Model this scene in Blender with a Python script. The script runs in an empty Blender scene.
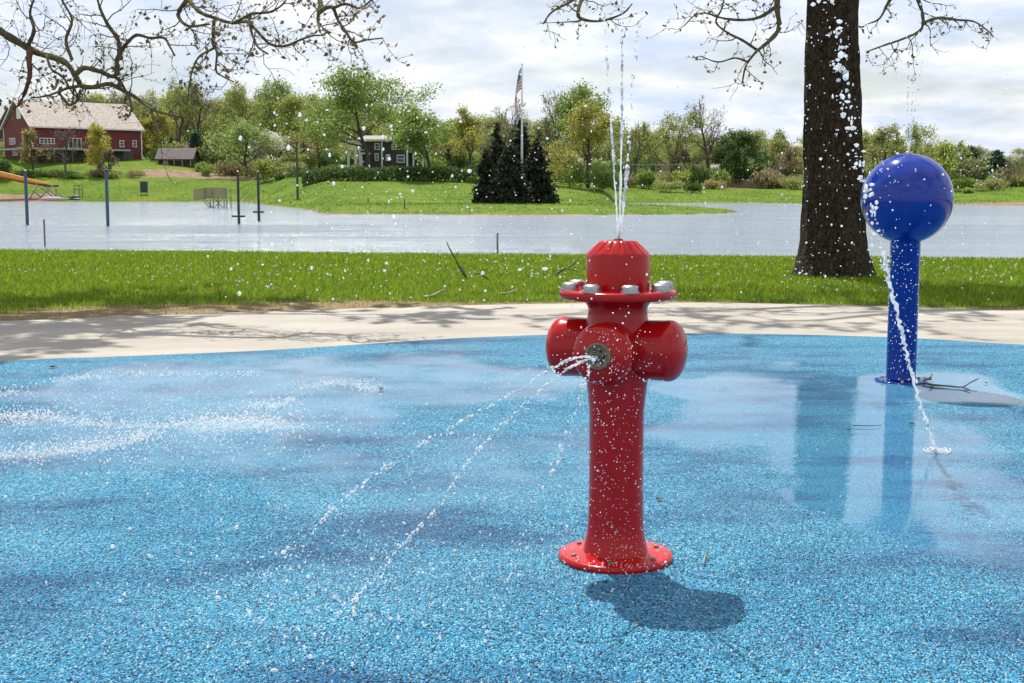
import bpy, bmesh, math, random
import numpy as np
from mathutils import Vector, Matrix, noise

S = bpy.context.scene
C = S.collection
R = math.radians
PI = math.pi
H = 1.5                       # camera height above the play surface
PITCH = R(6.6)
F = 1300.0                    # focal length in pixels
CP, SP = math.cos(PITCH), math.sin(PITCH)
LAKE = -0.4
SUN_DIR = Vector((0.165, -0.60, -1.0)).normalized()    # the way the light travels
random.seed(7)
np.random.seed(7)


# ------------------------------------------------------------------ coordinates
def at(px, py, Y):
    """World point that the pixel sees at distance Y in front of the camera."""
    t = (341.5 - py) / F
    dz = Y * (t * CP - SP) / (CP + t * SP)
    d = Y * CP - dz * SP
    return Vector(((px - 512) / F * d, Y, H + dz))


def gnd(px, py, z=0.0):
    """World point where the pixel's ray meets height z."""
    t = (341.5 - py) / F
    k = (t * CP - SP) / (CP + t * SP)
    return at(px, py, (z - H) / k)


def zpix(Y, py):
    return at(512, py, Y).z


# ------------------------------------------------------------------ materials
def new_mat(name):
    m = bpy.data.materials.new(name)
    m.use_nodes = True
    nt = m.node_tree
    b = nt.nodes['Principled BSDF']
    return m, nt, b


def N(nt, typ, **kw):
    n = nt.nodes.new(typ)
    for k, v in kw.items():
        if k in n.inputs:
            n.inputs[k].default_value = v
        else:
            setattr(n, k, v)
    return n


def ramp(nt, fac, stops, interp='LINEAR'):
    r = nt.nodes.new('ShaderNodeValToRGB')
    r.color_ramp.interpolation = interp
    e = r.color_ramp.elements
    while len(e) < len(stops):
        e.new(0.5)
    for i, (p, c) in enumerate(stops):
        e[i].position = p
        e[i].color = (c[0], c[1], c[2], 1) if not isinstance(c, (int, float)) else (c, c, c, 1)
    nt.links.new(fac, r.inputs['Fac'])
    return r


def mixc(nt, fac, a, b, mode='MIX'):
    m = nt.nodes.new('ShaderNodeMix')
    m.data_type = 'RGBA'
    m.blend_type = mode
    for sock, v in ((0, fac), (6, a), (7, b)):
        if hasattr(v, 'is_linked'):
            nt.links.new(v, m.inputs[sock])
        elif isinstance(v, (int, float)):
            m.inputs[sock].default_value = v
        else:
            m.inputs[sock].default_value = (v[0], v[1], v[2], 1)
    return m.outputs[2]


def bump(nt, b, height, strength=0.3, dist=0.01, sock='Normal'):
    n = nt.nodes.new('ShaderNodeBump')
    n.inputs['Strength'].default_value = strength
    n.inputs['Distance'].default_value = dist
    nt.links.new(height, n.inputs['Height'])
    nt.links.new(n.outputs['Normal'], b.inputs[sock])
    return n


def coords(nt, scale=(1, 1, 1), kind='Object'):
    tc = nt.nodes.new('ShaderNodeTexCoord')
    mp = nt.nodes.new('ShaderNodeMapping')
    mp.inputs['Scale'].default_value = scale
    nt.links.new(tc.outputs[kind], mp.inputs['Vector'])
    return mp.outputs['Vector']


def noise_tex(nt, vec, scale, detail=4, rough=0.55):
    n = nt.nodes.new('ShaderNodeTexNoise')
    n.inputs['Scale'].default_value = scale
    n.inputs['Detail'].default_value = detail
    n.inputs['Roughness'].default_value = rough
    nt.links.new(vec, n.inputs['Vector'])
    return n.outputs['Fac']


def paint(name, col, rough=0.4, var=0.15, scale=6.0, spec=0.5, metal=0.0, bmp=0.0, bscale=40, coat=0.0):
    """A painted or plain surface with slight mottling in colour and gloss."""
    m, nt, b = new_mat(name)
    v = coords(nt)
    f = noise_tex(nt, v, scale, 5)
    c = mixc(nt, f, [x * (1 - var) for x in col], [min(1, x * (1 + var)) for x in col])
    nt.links.new(c, b.inputs['Base Color'])
    r = ramp(nt, noise_tex(nt, v, scale * 3, 4), [(0.3, rough * 0.75), (0.7, min(1, rough * 1.25))])
    nt.links.new(r.outputs['Color'], b.inputs['Roughness'])
    b.inputs['Specular IOR Level'].default_value = spec
    b.inputs['Metallic'].default_value = metal
    b.inputs['Coat Weight'].default_value = coat
    b.inputs['Coat Roughness'].default_value = 0.06
    if bmp:
        bump(nt, b, noise_tex(nt, v, bscale, 4), bmp, 0.01)
    return m


def leaf_mat(name, c1, c2, trans=0.4):
    m, nt, b = new_mat(name)
    g = nt.nodes.new('ShaderNodeNewGeometry')
    r = ramp(nt, g.outputs['Random Per Island'], [(0, c1), (1, c2)])
    nt.links.new(r.outputs['Color'], b.inputs['Base Color'])
    b.inputs['Roughness'].default_value = 0.6
    b.inputs['Specular IOR Level'].default_value = 0.25
    t = nt.nodes.new('ShaderNodeBsdfTranslucent')
    nt.links.new(r.outputs['Color'], t.inputs['Color'])
    mx = nt.nodes.new('ShaderNodeMixShader')
    mx.inputs[0].default_value = trans
    nt.links.new(b.outputs[0], mx.inputs[1])
    nt.links.new(t.outputs[0], mx.inputs[2])
    nt.links.new(mx.outputs[0], nt.nodes['Material Output'].inputs['Surface'])
    return m


def bark_mat(name, c1, c2, scale=1.0, strength=0.8, dist=0.03, moss=None):
    m, nt, b = new_mat(name)
    v = coords(nt, (10 * scale, 10 * scale, 4.6 * scale))
    n1 = noise_tex(nt, v, 2.0, 8, 0.65)
    vo = nt.nodes.new('ShaderNodeTexVoronoi')
    vo.feature = 'DISTANCE_TO_EDGE'
    vo.inputs['Scale'].default_value = 1.6
    wv = nt.nodes.new('ShaderNodeVectorMath')
    wv.operation = 'ADD'
    nn = nt.nodes.new('ShaderNodeTexNoise')
    nn.inputs['Scale'].default_value = 1.3
    nt.links.new(v, nn.inputs['Vector'])
    nt.links.new(v, wv.inputs[0])
    nt.links.new(nn.outputs['Color'], wv.inputs[1])
    nt.links.new(wv.outputs[0], vo.inputs['Vector'])
    cr = ramp(nt, n1, [(0.3, c1), (0.75, c2)])
    col = cr.outputs['Color']
    if moss:
        f = ramp(nt, noise_tex(nt, coords(nt, (1, 1, .5)), 2.2, 4), [(0.52, 0.0), (0.7, 0.6)])
        col = mixc(nt, f.outputs['Color'], col, moss)
    nt.links.new(col, b.inputs['Base Color'])
    b.inputs['Roughness'].default_value = 0.95
    b.inputs['Specular IOR Level'].default_value = 0.15
    e = ramp(nt, vo.outputs['Distance'], [(0.0, 0.0), (0.25, 1.0)])
    h = nt.nodes.new('ShaderNodeMath')
    h.operation = 'ADD'
    nt.links.new(e.outputs['Color'], h.inputs[0])
    nt.links.new(n1, h.inputs[1])
    bump(nt, b, h.outputs[0], strength, dist)
    return m


def water_mat(name, white=0.5):
    """Water: white scatter for froth and for sun refracted in drops, glossy skin."""
    m, nt, b = new_mat(name)
    b.inputs['Base Color'].default_value = (0.93, 0.95, 0.97, 1)
    b.inputs['Roughness'].default_value = 0.06
    b.inputs['IOR'].default_value = 1.33
    b.inputs['Transmission Weight'].default_value = 1 - white
    t = nt.nodes.new('ShaderNodeBsdfTranslucent')
    t.inputs['Color'].default_value = (0.95, 0.96, 0.98, 1)
    mx = nt.nodes.new('ShaderNodeMixShader')
    mx.inputs[0].default_value = 0.5  # translucent white stands in for backlight refracted through the drops
    nt.links.new(b.outputs[0], mx.inputs[1])
    nt.links.new(t.outputs[0], mx.inputs[2])
    nt.links.new(mx.outputs[0], nt.nodes['Material Output'].inputs['Surface'])
    return m


M = {}
M['red'] = paint('red_gloss_paint', (0.43, 0.006, 0.006), 0.17, 0.22, 7, 0.34, bmp=0.05, bscale=45)
M['blue'] = paint('blue_gloss_paint', (0.0015, 0.028, 0.27), 0.12, 0.12, 5, 0.45)
M['steel'] = paint('stainless_steel', (0.42, 0.42, 0.43), 0.28, 0.2, 25, 0.5, metal=0.9, bmp=0.15, bscale=60)
M['brass'] = paint('corroded_nozzle', (0.24, 0.19, 0.12), 0.6, 0.6, 70, 0.4, metal=0.4, bmp=0.8, bscale=150)
M['hole'] = paint('dark_hole', (0.02, 0.02, 0.02), 0.8)
M['water'] = water_mat('splashing_water', 0.6)
M['clear_water'] = water_mat('clear_drops', 0.35)
M['barn_red'] = paint('barn_red_boards', (0.16, 0.028, 0.03), 0.75, 0.25, 0.8)
M['white'] = paint('white_paint', (0.72, 0.72, 0.70), 0.5, 0.08, 2)
M['glass'] = paint('dark_window_glass', (0.03, 0.035, 0.04), 0.08, 0.2, 1, 0.6)
M['dark_shingle'] = paint('dark_shingles', (0.06, 0.05, 0.045), 0.85, 0.3, 3)
M['porch_grey'] = paint('grey_concrete_deck', (0.38, 0.38, 0.37), 0.8, 0.12, 2)
M['cellar'] = paint('dark_stone_wall', (0.10, 0.085, 0.075), 0.9, 0.4, 1.5)
M['brown_roof'] = paint('brown_purple_shingles', (0.085, 0.06, 0.06), 0.85, 0.3, 2)
M['tan_wall'] = paint('weathered_wood', (0.30, 0.215, 0.115), 0.8, 0.3, 2)
M['grey_wood'] = paint('grey_weathered_wood', (0.26, 0.24, 0.21), 0.85, 0.3, 3)
M['pole_blue'] = paint('faded_blue_steel', (0.035, 0.075, 0.13), 0.45, 0.3, 4)
M['pole_black'] = paint('black_steel', (0.02, 0.022, 0.024), 0.45, 0.3, 4)
M['pole_green'] = paint('dark_green_steel', (0.03, 0.055, 0.05), 0.5, 0.3, 4)
M['orange'] = paint('faded_orange_plastic', (0.62, 0.27, 0.035), 0.45, 0.2, 1.5)
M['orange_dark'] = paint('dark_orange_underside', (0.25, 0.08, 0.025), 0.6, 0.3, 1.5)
M['sign'] = paint('dark_sign_board', (0.045, 0.04, 0.045), 0.6, 0.2, 2)
M['alu'] = paint('brushed_aluminium', (0.62, 0.62, 0.62), 0.35, 0.1, 3, metal=0.7)
M['stake'] = paint('grey_stake_wood', (0.16, 0.14, 0.12), 0.85, 0.3, 8)
M['twig'] = paint('dead_twig_bark', (0.085, 0.065, 0.05), 0.9, 0.4, 12)
M['twig_pale'] = paint('pale_dead_twig', (0.30, 0.25, 0.19), 0.9, 0.3, 12)
M['dead_leaf'] = paint('dark_wet_leaf', (0.028, 0.02, 0.013), 0.5, 0.4, 30)
M['tan_leaf'] = paint('dry_tan_leaf', (0.30, 0.19, 0.10), 0.7, 0.4, 30)
M['slate_tarp'] = paint('dark_purple_cover', (0.03, 0.025, 0.05), 0.6, 0.3, 2)
M['bark_big'] = bark_mat('rugged_dark_bark', (0.013, 0.010, 0.008), (0.15, 0.105, 0.068), 0.85, 1.0, 0.08, moss=(0.095, 0.085, 0.055))
M['bark_limb'] = bark_mat('lichen_limb_bark', (0.05, 0.04, 0.025), (0.19, 0.165, 0.085), 2.0, 0.6, 0.01, moss=(0.22, 0.20, 0.07))
M['bark_red'] = bark_mat('reddish_limb_bark', (0.09, 0.04, 0.025), (0.20, 0.10, 0.06), 2.0, 0.5, 0.01)
M['twig_live'] = paint('live_twig_bark', (0.075, 0.055, 0.042), 0.9, 0.3, 6)
M['bark'] = paint('grey_brown_bark', (0.062, 0.05, 0.042), 0.95, 0.35, 1.5)
M['bark_pale'] = paint('pale_twig_bark', (0.115, 0.095, 0.085), 0.95, 0.3, 1.0)
M['bud'] = leaf_mat('young_buds', (0.12, 0.10, 0.04), (0.24, 0.20, 0.09), 0.4)
LM = {
    'light': leaf_mat('light_green_leaves', (0.21, 0.26, 0.05), (0.40, 0.45, 0.12), 0.58),
    'fresh': leaf_mat('fresh_green_leaves', (0.18, 0.26, 0.065), (0.36, 0.44, 0.15), 0.58),
    'mid': leaf_mat('mid_green_leaves', (0.15, 0.23, 0.045), (0.30, 0.38, 0.10), 0.55),
    'dark': leaf_mat('dark_green_leaves', (0.05, 0.095, 0.025), (0.12, 0.18, 0.05), 0.4),
    'yellow': leaf_mat('yellow_green_leaves', (0.33, 0.32, 0.04), (0.52, 0.47, 0.10), 0.5),
    'gold': leaf_mat('golden_leaves', (0.27, 0.265, 0.05), (0.45, 0.43, 0.11), 0.5),
    'amber': leaf_mat('amber_green_leaves', (0.24, 0.22, 0.06), (0.42, 0.36, 0.14), 0.5),
    'olive': leaf_mat('olive_leaves', (0.23, 0.255, 0.08), (0.40, 0.42, 0.16), 0.55),
    'bronze': leaf_mat('bronze_leaves', (0.20, 0.16, 0.10), (0.35, 0.29, 0.17), 0.5),
    'blossom': leaf_mat('white_blossom', (0.66, 0.64, 0.55), (0.88, 0.86, 0.80), 0.4),
    'needle': leaf_mat('blue_black_needles', (0.012, 0.020, 0.012), (0.055, 0.060, 0.036), 0.15),
    'bluegreen': leaf_mat('blue_green_leaves', (0.03, 0.075, 0.05), (0.08, 0.15, 0.08), 0.3),
    'grass': leaf_mat('lawn_blades', (0.10, 0.20, 0.012), (0.33, 0.42, 0.032), 0.5),
    'bankgrass': leaf_mat('bank_grass_blades', (0.06, 0.12, 0.008), (0.24, 0.30, 0.03), 0.4),
    'drygrass': leaf_mat('dry_grass_blades', (0.28, 0.23, 0.09), (0.50, 0.40, 0.19), 0.35),
}


# ------------------------------------------------------------------ object helpers
def world_of(o):
    p = Vector((0, 0, 0))
    while o is not None:
        p += o.location
        o = o.parent
    return p


def tag(o, label=None, cat=None, group=None, kind=None):
    if label: o['label'] = label
    if cat: o['category'] = cat
    if group: o['group'] = group
    if kind: o['kind'] = kind
    return o


def thing(name, label, cat, loc=(0, 0, 0), rz=0.0, group=None):
    o = bpy.data.objects.new(name, None)
    o.empty_display_size = 0.1
    C.objects.link(o)
    o.location = loc
    o.rotation_euler = (0, 0, rz)
    return tag(o, label, cat, group)


def link_mesh(name, me, mat, parent=None, loc=(0, 0, 0)):
    o = bpy.data.objects.new(name, me)
    if mat is not None:
        me.materials.append(M[mat] if isinstance(mat, str) else mat)
    C.objects.link(o)
    o.location = loc
    if parent is not None:
        o.parent = parent
    return o


def np_mesh(name, verts, faces, smooth=False):
    """faces: (M,k) int array, all of one size."""
    me = bpy.data.meshes.new(name)
    verts = np.asarray(verts, dtype=np.float32)
    faces = np.asarray(faces, dtype=np.int32)
    k = faces.shape[1]
    me.vertices.add(len(verts))
    me.vertices.foreach_set('co', verts.ravel())
    me.loops.add(faces.size)
    me.loops.foreach_set('vertex_index', faces.ravel())
    me.polygons.add(len(faces))
    me.polygons.foreach_set('loop_start', np.arange(0, faces.size, k, dtype=np.int32))
    me.polygons.foreach_set('loop_total', np.full(len(faces), k, dtype=np.int32))
    if smooth:
        me.polygons.foreach_set('use_smooth', np.ones(len(faces), dtype=bool))
    me.update(calc_edges=True)
    return me


class MB:
    """Collects shapes; build() links them as one mesh object."""
    def __init__(self, xf=None):
        self.v, self.f, self.xf = [], [], xf

    def add(self, vs, fs):
        n = len(self.v)
        if self.xf:
            vs = [self.xf(Vector(p)) for p in vs]
        self.v += [Vector(p) for p in vs]
        self.f += [tuple(i + n for i in q) for q in fs]

    def box(self, lo, hi):
        x0, y0, z0 = lo
        x1, y1, z1 = hi
        self.add([(x0, y0, z0), (x1, y0, z0), (x1, y1, z0), (x0, y1, z0), (x0, y0, z1), (x1, y0, z1), (x1, y1, z1), (x0, y1, z1)],
                 [(0, 3, 2, 1), (4, 5, 6, 7), (0, 1, 5, 4), (1, 2, 6, 5), (2, 3, 7, 6), (3, 0, 4, 7)])

    def prism(self, a, b):
        """Two matching polygons joined into a solid."""
        n = len(a)
        self.add(list(a) + list(b), [tuple(range(n))[::-1], tuple(range(n, 2 * n))] +
                 [(i, (i + 1) % n, n + (i + 1) % n, n + i) for i in range(n)])

    def tube(self, pts, rad, sides=6, caps=True):
        pts = [Vector(p) for p in pts]
        n = len(pts)
        if isinstance(rad, (int, float)):
            rad = [rad] * n
        vs, fs = [], []
        up = Vector((0.31, 0.17, 0.93))
        for i, p in enumerate(pts):
            d = (pts[min(i + 1, n - 1)] - pts[max(i - 1, 0)])
            if d.length < 1e-9: d = Vector((0, 0, 1))
            d.normalize()
            a = d.cross(up)
            if a.length < 0.15: a = d.cross(Vector((1, 0.2, 0)))
            a.normalize()
            b = d.cross(a)
            for k in range(sides):
                t = 2 * PI * k / sides
                vs.append(p + (a * math.cos(t) + b * math.sin(t)) * rad[i])
        for i in range(n - 1):
            for k in range(sides):
                k2 = (k + 1) % sides
                fs.append((i * sides + k, i * sides + k2, (i + 1) * sides + k2, (i + 1) * sides + k))
        if caps:
            fs.append(tuple(range(sides))[::-1])
            fs.append(tuple((n - 1) * sides + k for k in range(sides)))
        self.add(vs, fs)

    def lathe(self, prof, sides=48, origin=(0, 0, 0), axis=(0, 0, 1)):
        """prof: (r, h) list along the axis."""
        ax = Vector(axis).normalized()
        a = ax.cross(Vector((0, 0, 1)) if abs(ax.z) < 0.9 else Vector((1, 0, 0))).normalized()
        b = ax.cross(a)
        o = Vector(origin)
        vs, fs = [], []
        for r, h in prof:
            for k in range(sides):
                t = 2 * PI * k / sides
                vs.append(o + ax * h + (a * math.cos(t) + b * math.sin(t)) * max(r, 1e-4))
        n = len(prof)
        for i in range(n - 1):
            for k in range(sides):
                k2 = (k + 1) % sides
                fs.append((i * sides + k, i * sides + k2, (i + 1) * sides + k2, (i + 1) * sides + k))
        fs.append(tuple(range(sides))[::-1])
        fs.append(tuple((n - 1) * sides + k for k in range(sides)))
        self.add(vs, fs)

    def build(self, name, mat, parent=None, smooth=False, local=False, sharp=None):
        off = Vector((0, 0, 0)) if local else world_of(parent)
        me = bpy.data.meshes.new(name)
        me.from_pydata([tuple(p - off) for p in self.v], [], self.f)
        me.update()
        if smooth:
            for p in me.polygons: p.use_smooth = True
        o = link_mesh(name, me, mat, parent)
        if smooth and sharp:
            me.set_sharp_from_angle(angle=R(sharp))
        return o


def catmull(pts, n=6):
    pts = [Vector(p) for p in pts]
    out = []
    P = [pts[0] * 2 - pts[1]] + pts + [pts[-1] * 2 - pts[-2]]
    for i in range(1, len(P) - 2):
        p0, p1, p2, p3 = P[i - 1:i + 3]
        for k in range(n):
            t = k / n
            out.append(0.5 * ((2 * p1) + (p2 - p0) * t + (2 * p0 - 5 * p1 + 4 * p2 - p3) * t * t + (3 * p1 - p0 - 3 * p2 + p3) * t ** 3))
    out.append(pts[-1].copy())
    return out


def lerp_tab(tab, x):
    if x <= tab[0][0]: return tab[0][1]
    for (a, b), (c, d) in zip(tab, tab[1:]):
        if x <= c:
            return b + (d - b) * (x - a) / (c - a)
    return tab[-1][1]


# ------------------------------------------------------------------ camera, sky, sun
cam = bpy.data.cameras.new('camera')
cam.sensor_width = 36
cam.lens = F / 1024 * 36
cam.clip_end = 6000
co = bpy.data.objects.new('camera', cam)
co.location = (0, 0, H)
co.rotation_euler = (PI / 2 - PITCH, 0, 0)
C.objects.link(co)
S.camera = co

sun = bpy.data.lights.new('sun', 'SUN')
sun.energy = 5.0
sun.angle = R(0.5)
sun.color = (1.0, 0.955, 0.88)
so = bpy.data.objects.new('sun', sun)
so.rotation_euler = SUN_DIR.to_track_quat('-Z', 'Y').to_euler()
C.objects.link(so)

W = bpy.data.worlds.new('World')
S.world = W
W.use_nodes = True
nt = W.node_tree
bg = nt.nodes['Background']
sky = nt.nodes.new('ShaderNodeTexSky')
sky.sky_type = 'NISHITA'
sky.sun_disc = False
sky.sun_elevation = math.asin(-SUN_DIR.z)
sky.sun_rotation = math.atan2(-SUN_DIR.x, -SUN_DIR.y) % (2 * PI)
sky.air_density = 1.0
sky.dust_density = 1.5
tc = nt.nodes.new('ShaderNodeTexCoord')
sep = nt.nodes.new('ShaderNodeSeparateXYZ')
nt.links.new(tc.outputs['Generated'], sep.inputs[0])
za = N(nt, 'ShaderNodeMath', operation='MAXIMUM')
nt.links.new(sep.outputs['Z'], za.inputs[0]); za.inputs[1].default_value = 0.0
zb = N(nt, 'ShaderNodeMath', operation='ADD')
nt.links.new(za.outputs[0], zb.inputs[0]); zb.inputs[1].default_value = 0.22
dv = nt.nodes.new('ShaderNodeVectorMath'); dv.operation = 'DIVIDE'
cx = nt.nodes.new('ShaderNodeCombineXYZ')
for k in range(3): nt.links.new(zb.outputs[0], cx.inputs[k])
nt.links.new(tc.outputs['Generated'], dv.inputs[0]); nt.links.new(cx.outputs[0], dv.inputs[1])
mp = nt.nodes.new('ShaderNodeMapping'); mp.inputs['Location'].default_value = (3.1, 1.35, 0.0)
mp.inputs['Scale'].default_value = (1, 1, 0.0)
nt.links.new(dv.outputs[0], mp.inputs['Vector'])
n1 = noise_tex(nt, mp.outputs[0], 1.9, 9, 0.54)
cl = ramp(nt, n1, [(0.38, 0.35), (0.48, 0.75), (0.56, 1.0)])
n2 = noise_tex(nt, mp.outputs[0], 3.6, 7, 0.58)
shade = ramp(nt, n2, [(0.36, (6.8, 7.9, 9.9)), (0.50, (8.8, 9.3, 10.2)), (0.62, (10.6, 10.7, 10.9))])
skyc = mixc(nt, cl.outputs['Color'], sky.outputs['Color'], shade.outputs['Color'])
nt.links.new(skyc, bg.inputs['Color'])
bg.inputs['Strength'].default_value = 0.086

S.view_settings.view_transform = 'Standard'
S.view_settings.look = 'None'
S.view_settings.exposure = 0.27
S.view_settings.gamma = 1.0
S.cycles.max_bounces = 6
S.cycles.transparent_max_bounces = 6
S.cycles.use_denoising = True


# ------------------------------------------------------------------ far terrain
COLS = [  # pixel column: list of (distance, picture row of the ground)
    (-500, [(225, 202), (250, 178), (270, 160), (340, 152)]),
    (0, [(225, 202), (243, 183), (254, 171), (261, 160), (275, 156), (340, 151)]),
    (150, [(225, 202), (243, 183), (256, 173), (268, 163), (280, 159), (340, 154)]),
    (240, [(225, 202), (246, 182), (258, 176), (280, 168), (340, 160)]),
    (270, [(170, 206), (215, 194), (245, 178), (280, 168), (340, 160)]),
    (325, [(107, 214.3), (150, 205), (200, 181), (240, 168), (340, 160)]),
    (470, [(104, 214.8), (150, 205), (190, 187), (225, 174), (340, 162)]),
    (560, [(103, 215), (140, 207), (180, 196), (215, 185), (340, 168)]),
    (590, [(104, 215), (140, 209), (180, 199), (225, 186), (340, 170)]),
    (615, [(204, 203.2), (220, 197), (235, 189), (262, 181), (340, 172)]),
    (760, [(204, 203.2), (220, 197), (236, 191), (262, 184), (340, 175)]),
    (900, [(185, 204.5), (210, 198), (235, 191), (262, 185), (340, 177)]),
    (1024, [(168, 206), (185, 198), (205, 190), (240, 184), (340, 178)]),
    (1500, [(160, 206.5), (185, 197), (205, 189), (240, 184), (340, 178)]),
]
for i, (px, pts) in enumerate(COLS):
    s0 = pts[0][0]
    COLS[i] = (px, s0, [((Y - s0) / (340 - s0), (zpix(Y, py) if k else LAKE)) for k, (Y, py) in enumerate(pts)])


def col_of(X, Y):
    return 512 + F * X / max(Y * CP, 1.0)


def far_z(X, Y):
    px = col_of(X, Y)
    if px <= COLS[0][0]:
        a = b = COLS[0]; t = 0
    elif px >= COLS[-1][0]:
        a = b = COLS[-1]; t = 0
    else:
        for a, b in zip(COLS, COLS[1:]):
            if px <= b[0]: break
        t = (px - a[0]) / (b[0] - a[0])
    s0 = a[1] + (b[1] - a[1]) * t
    if Y < s0:
        z = LAKE - min(1.5, (s0 - Y) * 0.06)
    else:
        s = min((Y - s0) / (340 - s0), 1.0)
        z = lerp_tab(a[2], s) * (1 - t) + lerp_tab(b[2], s) * t
        if Y > 340: z += (Y - 340) * 0.012
        z += 0.25 * min(1, (Y - s0) / 20) * (noise.fractal((X * .05, Y * .05, 3.0), 1.0, 2.0, 3))
    # the grassy spit that runs out to the right
    if 318 < px < 745:
        front = lerp_tab([(318, 113), (335, 107.5), (500, 103.5), (600, 103.5), (690, 107), (725, 111), (737, 117)], px)
        back = lerp_tab([(500, 156), (600, 152), (690, 132), (725, 122), (737, 117.5)], px)
        e = min(Y - front, back - Y)
        if e > -6:
            z = max(z, LAKE + (min(0.16, e * 0.3) if e < 0.53 else 0.16 + min(0.42, (e - 0.53) * 0.035)))
    return z


def shore_of(px):
    for a, b in zip(COLS, COLS[1:]):
        if a[0] <= px <= b[0]:
            return a[1] + (b[1] - a[1]) * (px - a[0]) / (b[0] - a[0])
    return COLS[0][1] if px < 0 else COLS[-1][1]


cols = np.concatenate([np.arange(-1500, -40, 24), np.arange(-40, 1070, 5), np.arange(1070, 2500, 24)])
rows = np.concatenate([np.arange(88, 100, 2), np.arange(100, 126, 0.8), np.arange(126, 260, 1.0), np.arange(260, 290, 2.0), np.arange(290, 420, 6), np.array([450, 500, 600, 800, 1100, 1600, 2400])])
V, soil = [], []
for Y in rows:
    for px in cols:
        X = (px - 512) / F * Y * CP
        z = far_z(X, Y)
        V.append((X, Y, z))
        k = 0.0
        s0 = shore_of(px)
        wob = noise.noise((X * .12, Y * .12, 0))
        if z < LAKE + 0.055 + 0.03 * wob: k = 1.0                       # muddy waterline
        if px > 925 and Y - s0 < 7 + 2 * wob: k = max(k, min(1, (px - 925) / 25))   # sand strip
        if px < 62 and Y - s0 < 8 + 3 * wob: k = max(k, 0.9 * min(1, (64 - px) / 16))           # sandy landing
        if 80 < px < 262 and 250 + 2 * wob < Y < 260 + 2 * wob: k = max(k, min(1, (px - 80) / 60) * (0.85 if px > 130 else 0.5))   # mulched bank
        if 258 < px < 330 and 244 < Y < 258: k = max(k, 0.6)
        if 700 < px < 760 and 243 < Y < 258: k = max(k, 0.7)
        soil.append(k)
nc = len(cols)
fc = [(j * nc + i, j * nc + i + 1, (j + 1) * nc + i + 1, (j + 1) * nc + i) for j in range(len(rows) - 1) for i in range(nc - 1)]
me = np_mesh('far_bank', V, fc, True)
at_ = me.attributes.new('soil', 'FLOAT', 'POINT')
at_.data.foreach_set('value', np.array(soil, dtype=np.float32))
m, nt, b = new_mat('far_grass')
v = coords(nt)
g1 = noise_tex(nt, v, 0.12, 6, 0.6)
g2 = noise_tex(nt, v, 1.4, 5, 0.7)
gc = ramp(nt, g1, [(0.34, (0.045, 0.105, 0.008)), (0.5, (0.105, 0.18, 0.014)), (0.66, (0.20, 0.225, 0.035))])
gm = mixc(nt, 0.5, gc.outputs['Color'], ramp(nt, g2, [(0.35, (0.03, 0.075, 0.006)), (0.7, (0.17, 0.25, 0.022))]).outputs['Color'])
an = nt.nodes.new('ShaderNodeAttribute'); an.attribute_name = 'soil'
sc_ = ramp(nt, noise_tex(nt, v, 0.7, 6, 0.7), [(0.3, (0.16, 0.095, 0.07)), (0.55, (0.26, 0.18, 0.125)), (0.75, (0.34, 0.27, 0.18))])
sf = N(nt, 'ShaderNodeMath', operation='MULTIPLY_ADD')
nt.links.new(g2, sf.inputs[0]); sf.inputs[1].default_value = 0.9
nt.links.new(an.outputs['Fac'], sf.inputs[2])
sr = ramp(nt, sf.outputs[0], [(0.85, 0.0), (1.1, 1.0)])
sr.color_ramp.elements[1].position = 1.0
nt.links.new(mixc(nt, sr.outputs['Color'], gm, sc_.outputs['Color']), b.inputs['Base Color'])
b.inputs['Roughness'].default_value = 0.95
b.inputs['Specular IOR Level'].default_value = 0.1
bump(nt, b, g2, 0.8, 0.25)
tag(link_mesh('far_bank', me, m), 'sunlit grassy bank and spit on the far side of the lake', kind='structure')

# lake
xs = [-1800, 1800]
me = np_mesh('lake_water', [(-1800, 30, LAKE), (1800, 30, LAKE), (1800, 900, LAKE), (-1800, 900, LAKE)], [(0, 1, 2, 3)])
m, nt, b = new_mat('rippled_lake_water')
b.inputs['Base Color'].default_value = (0.25, 0.30, 0.37, 1)
b.inputs['Roughness'].default_value = 0.13
b.inputs['IOR'].default_value = 1.33
v = coords(nt, (0.30, 1.0, 1.0))
w1 = noise_tex(nt, v, 1.5, 5, 0.6)
w2 = noise_tex(nt, coords(nt, (0.05, 0.16, 1)), 1.0, 3, 0.5)
mm = N(nt, 'ShaderNodeMath', operation='MULTIPLY')
nt.links.new(w1, mm.inputs[0])
nt.links.new(ramp(nt, w2, [(0.35, 0.35), (0.65, 1.35)]).outputs['Color'], mm.inputs[1])
bump(nt, b, mm.outputs[0], 1.0, 0.40)
tag(link_mesh('lake_water', me, m), 'pale rippled lake water', kind='structure')


# ------------------------------------------------------------------ near ground
def pad_edge(X):
    return lerp_tab(PADX, X)


def walk_edge(X):
    return lerp_tab(WALKX, X)


def smooth_tab(ctrl, n=8):
    pts = catmull([Vector((x, y, 0)) for x, y in ctrl], n)
    return [(p.x, p.y) for p in pts]


PADX = smooth_tab([(-16, 2.0), (-11, 6.4), (-7.5, 9.3)] + [tuple(gnd(px, py)[:2]) for px, py in
                  ((0, 362), (100, 357.5), (250, 351.5), (380, 343.5), (480, 337.5), (620, 333.5), (800, 335), (920, 339), (1024, 345))] +
                  [(7.5, 11.4), (11, 8.0), (16, 2.0)])
WALKX = smooth_tab([(-30, 9.0), (-12, 13.0)] + [tuple(gnd(px, py)[:2]) for px, py in
                   ((0, 321), (130, 316), (250, 312), (420, 306.5), (560, 303.5), (700, 302.5), (870, 306), (1024, 310.5))] +
                   [(12, 15.4), (30, 11.5)])


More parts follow.
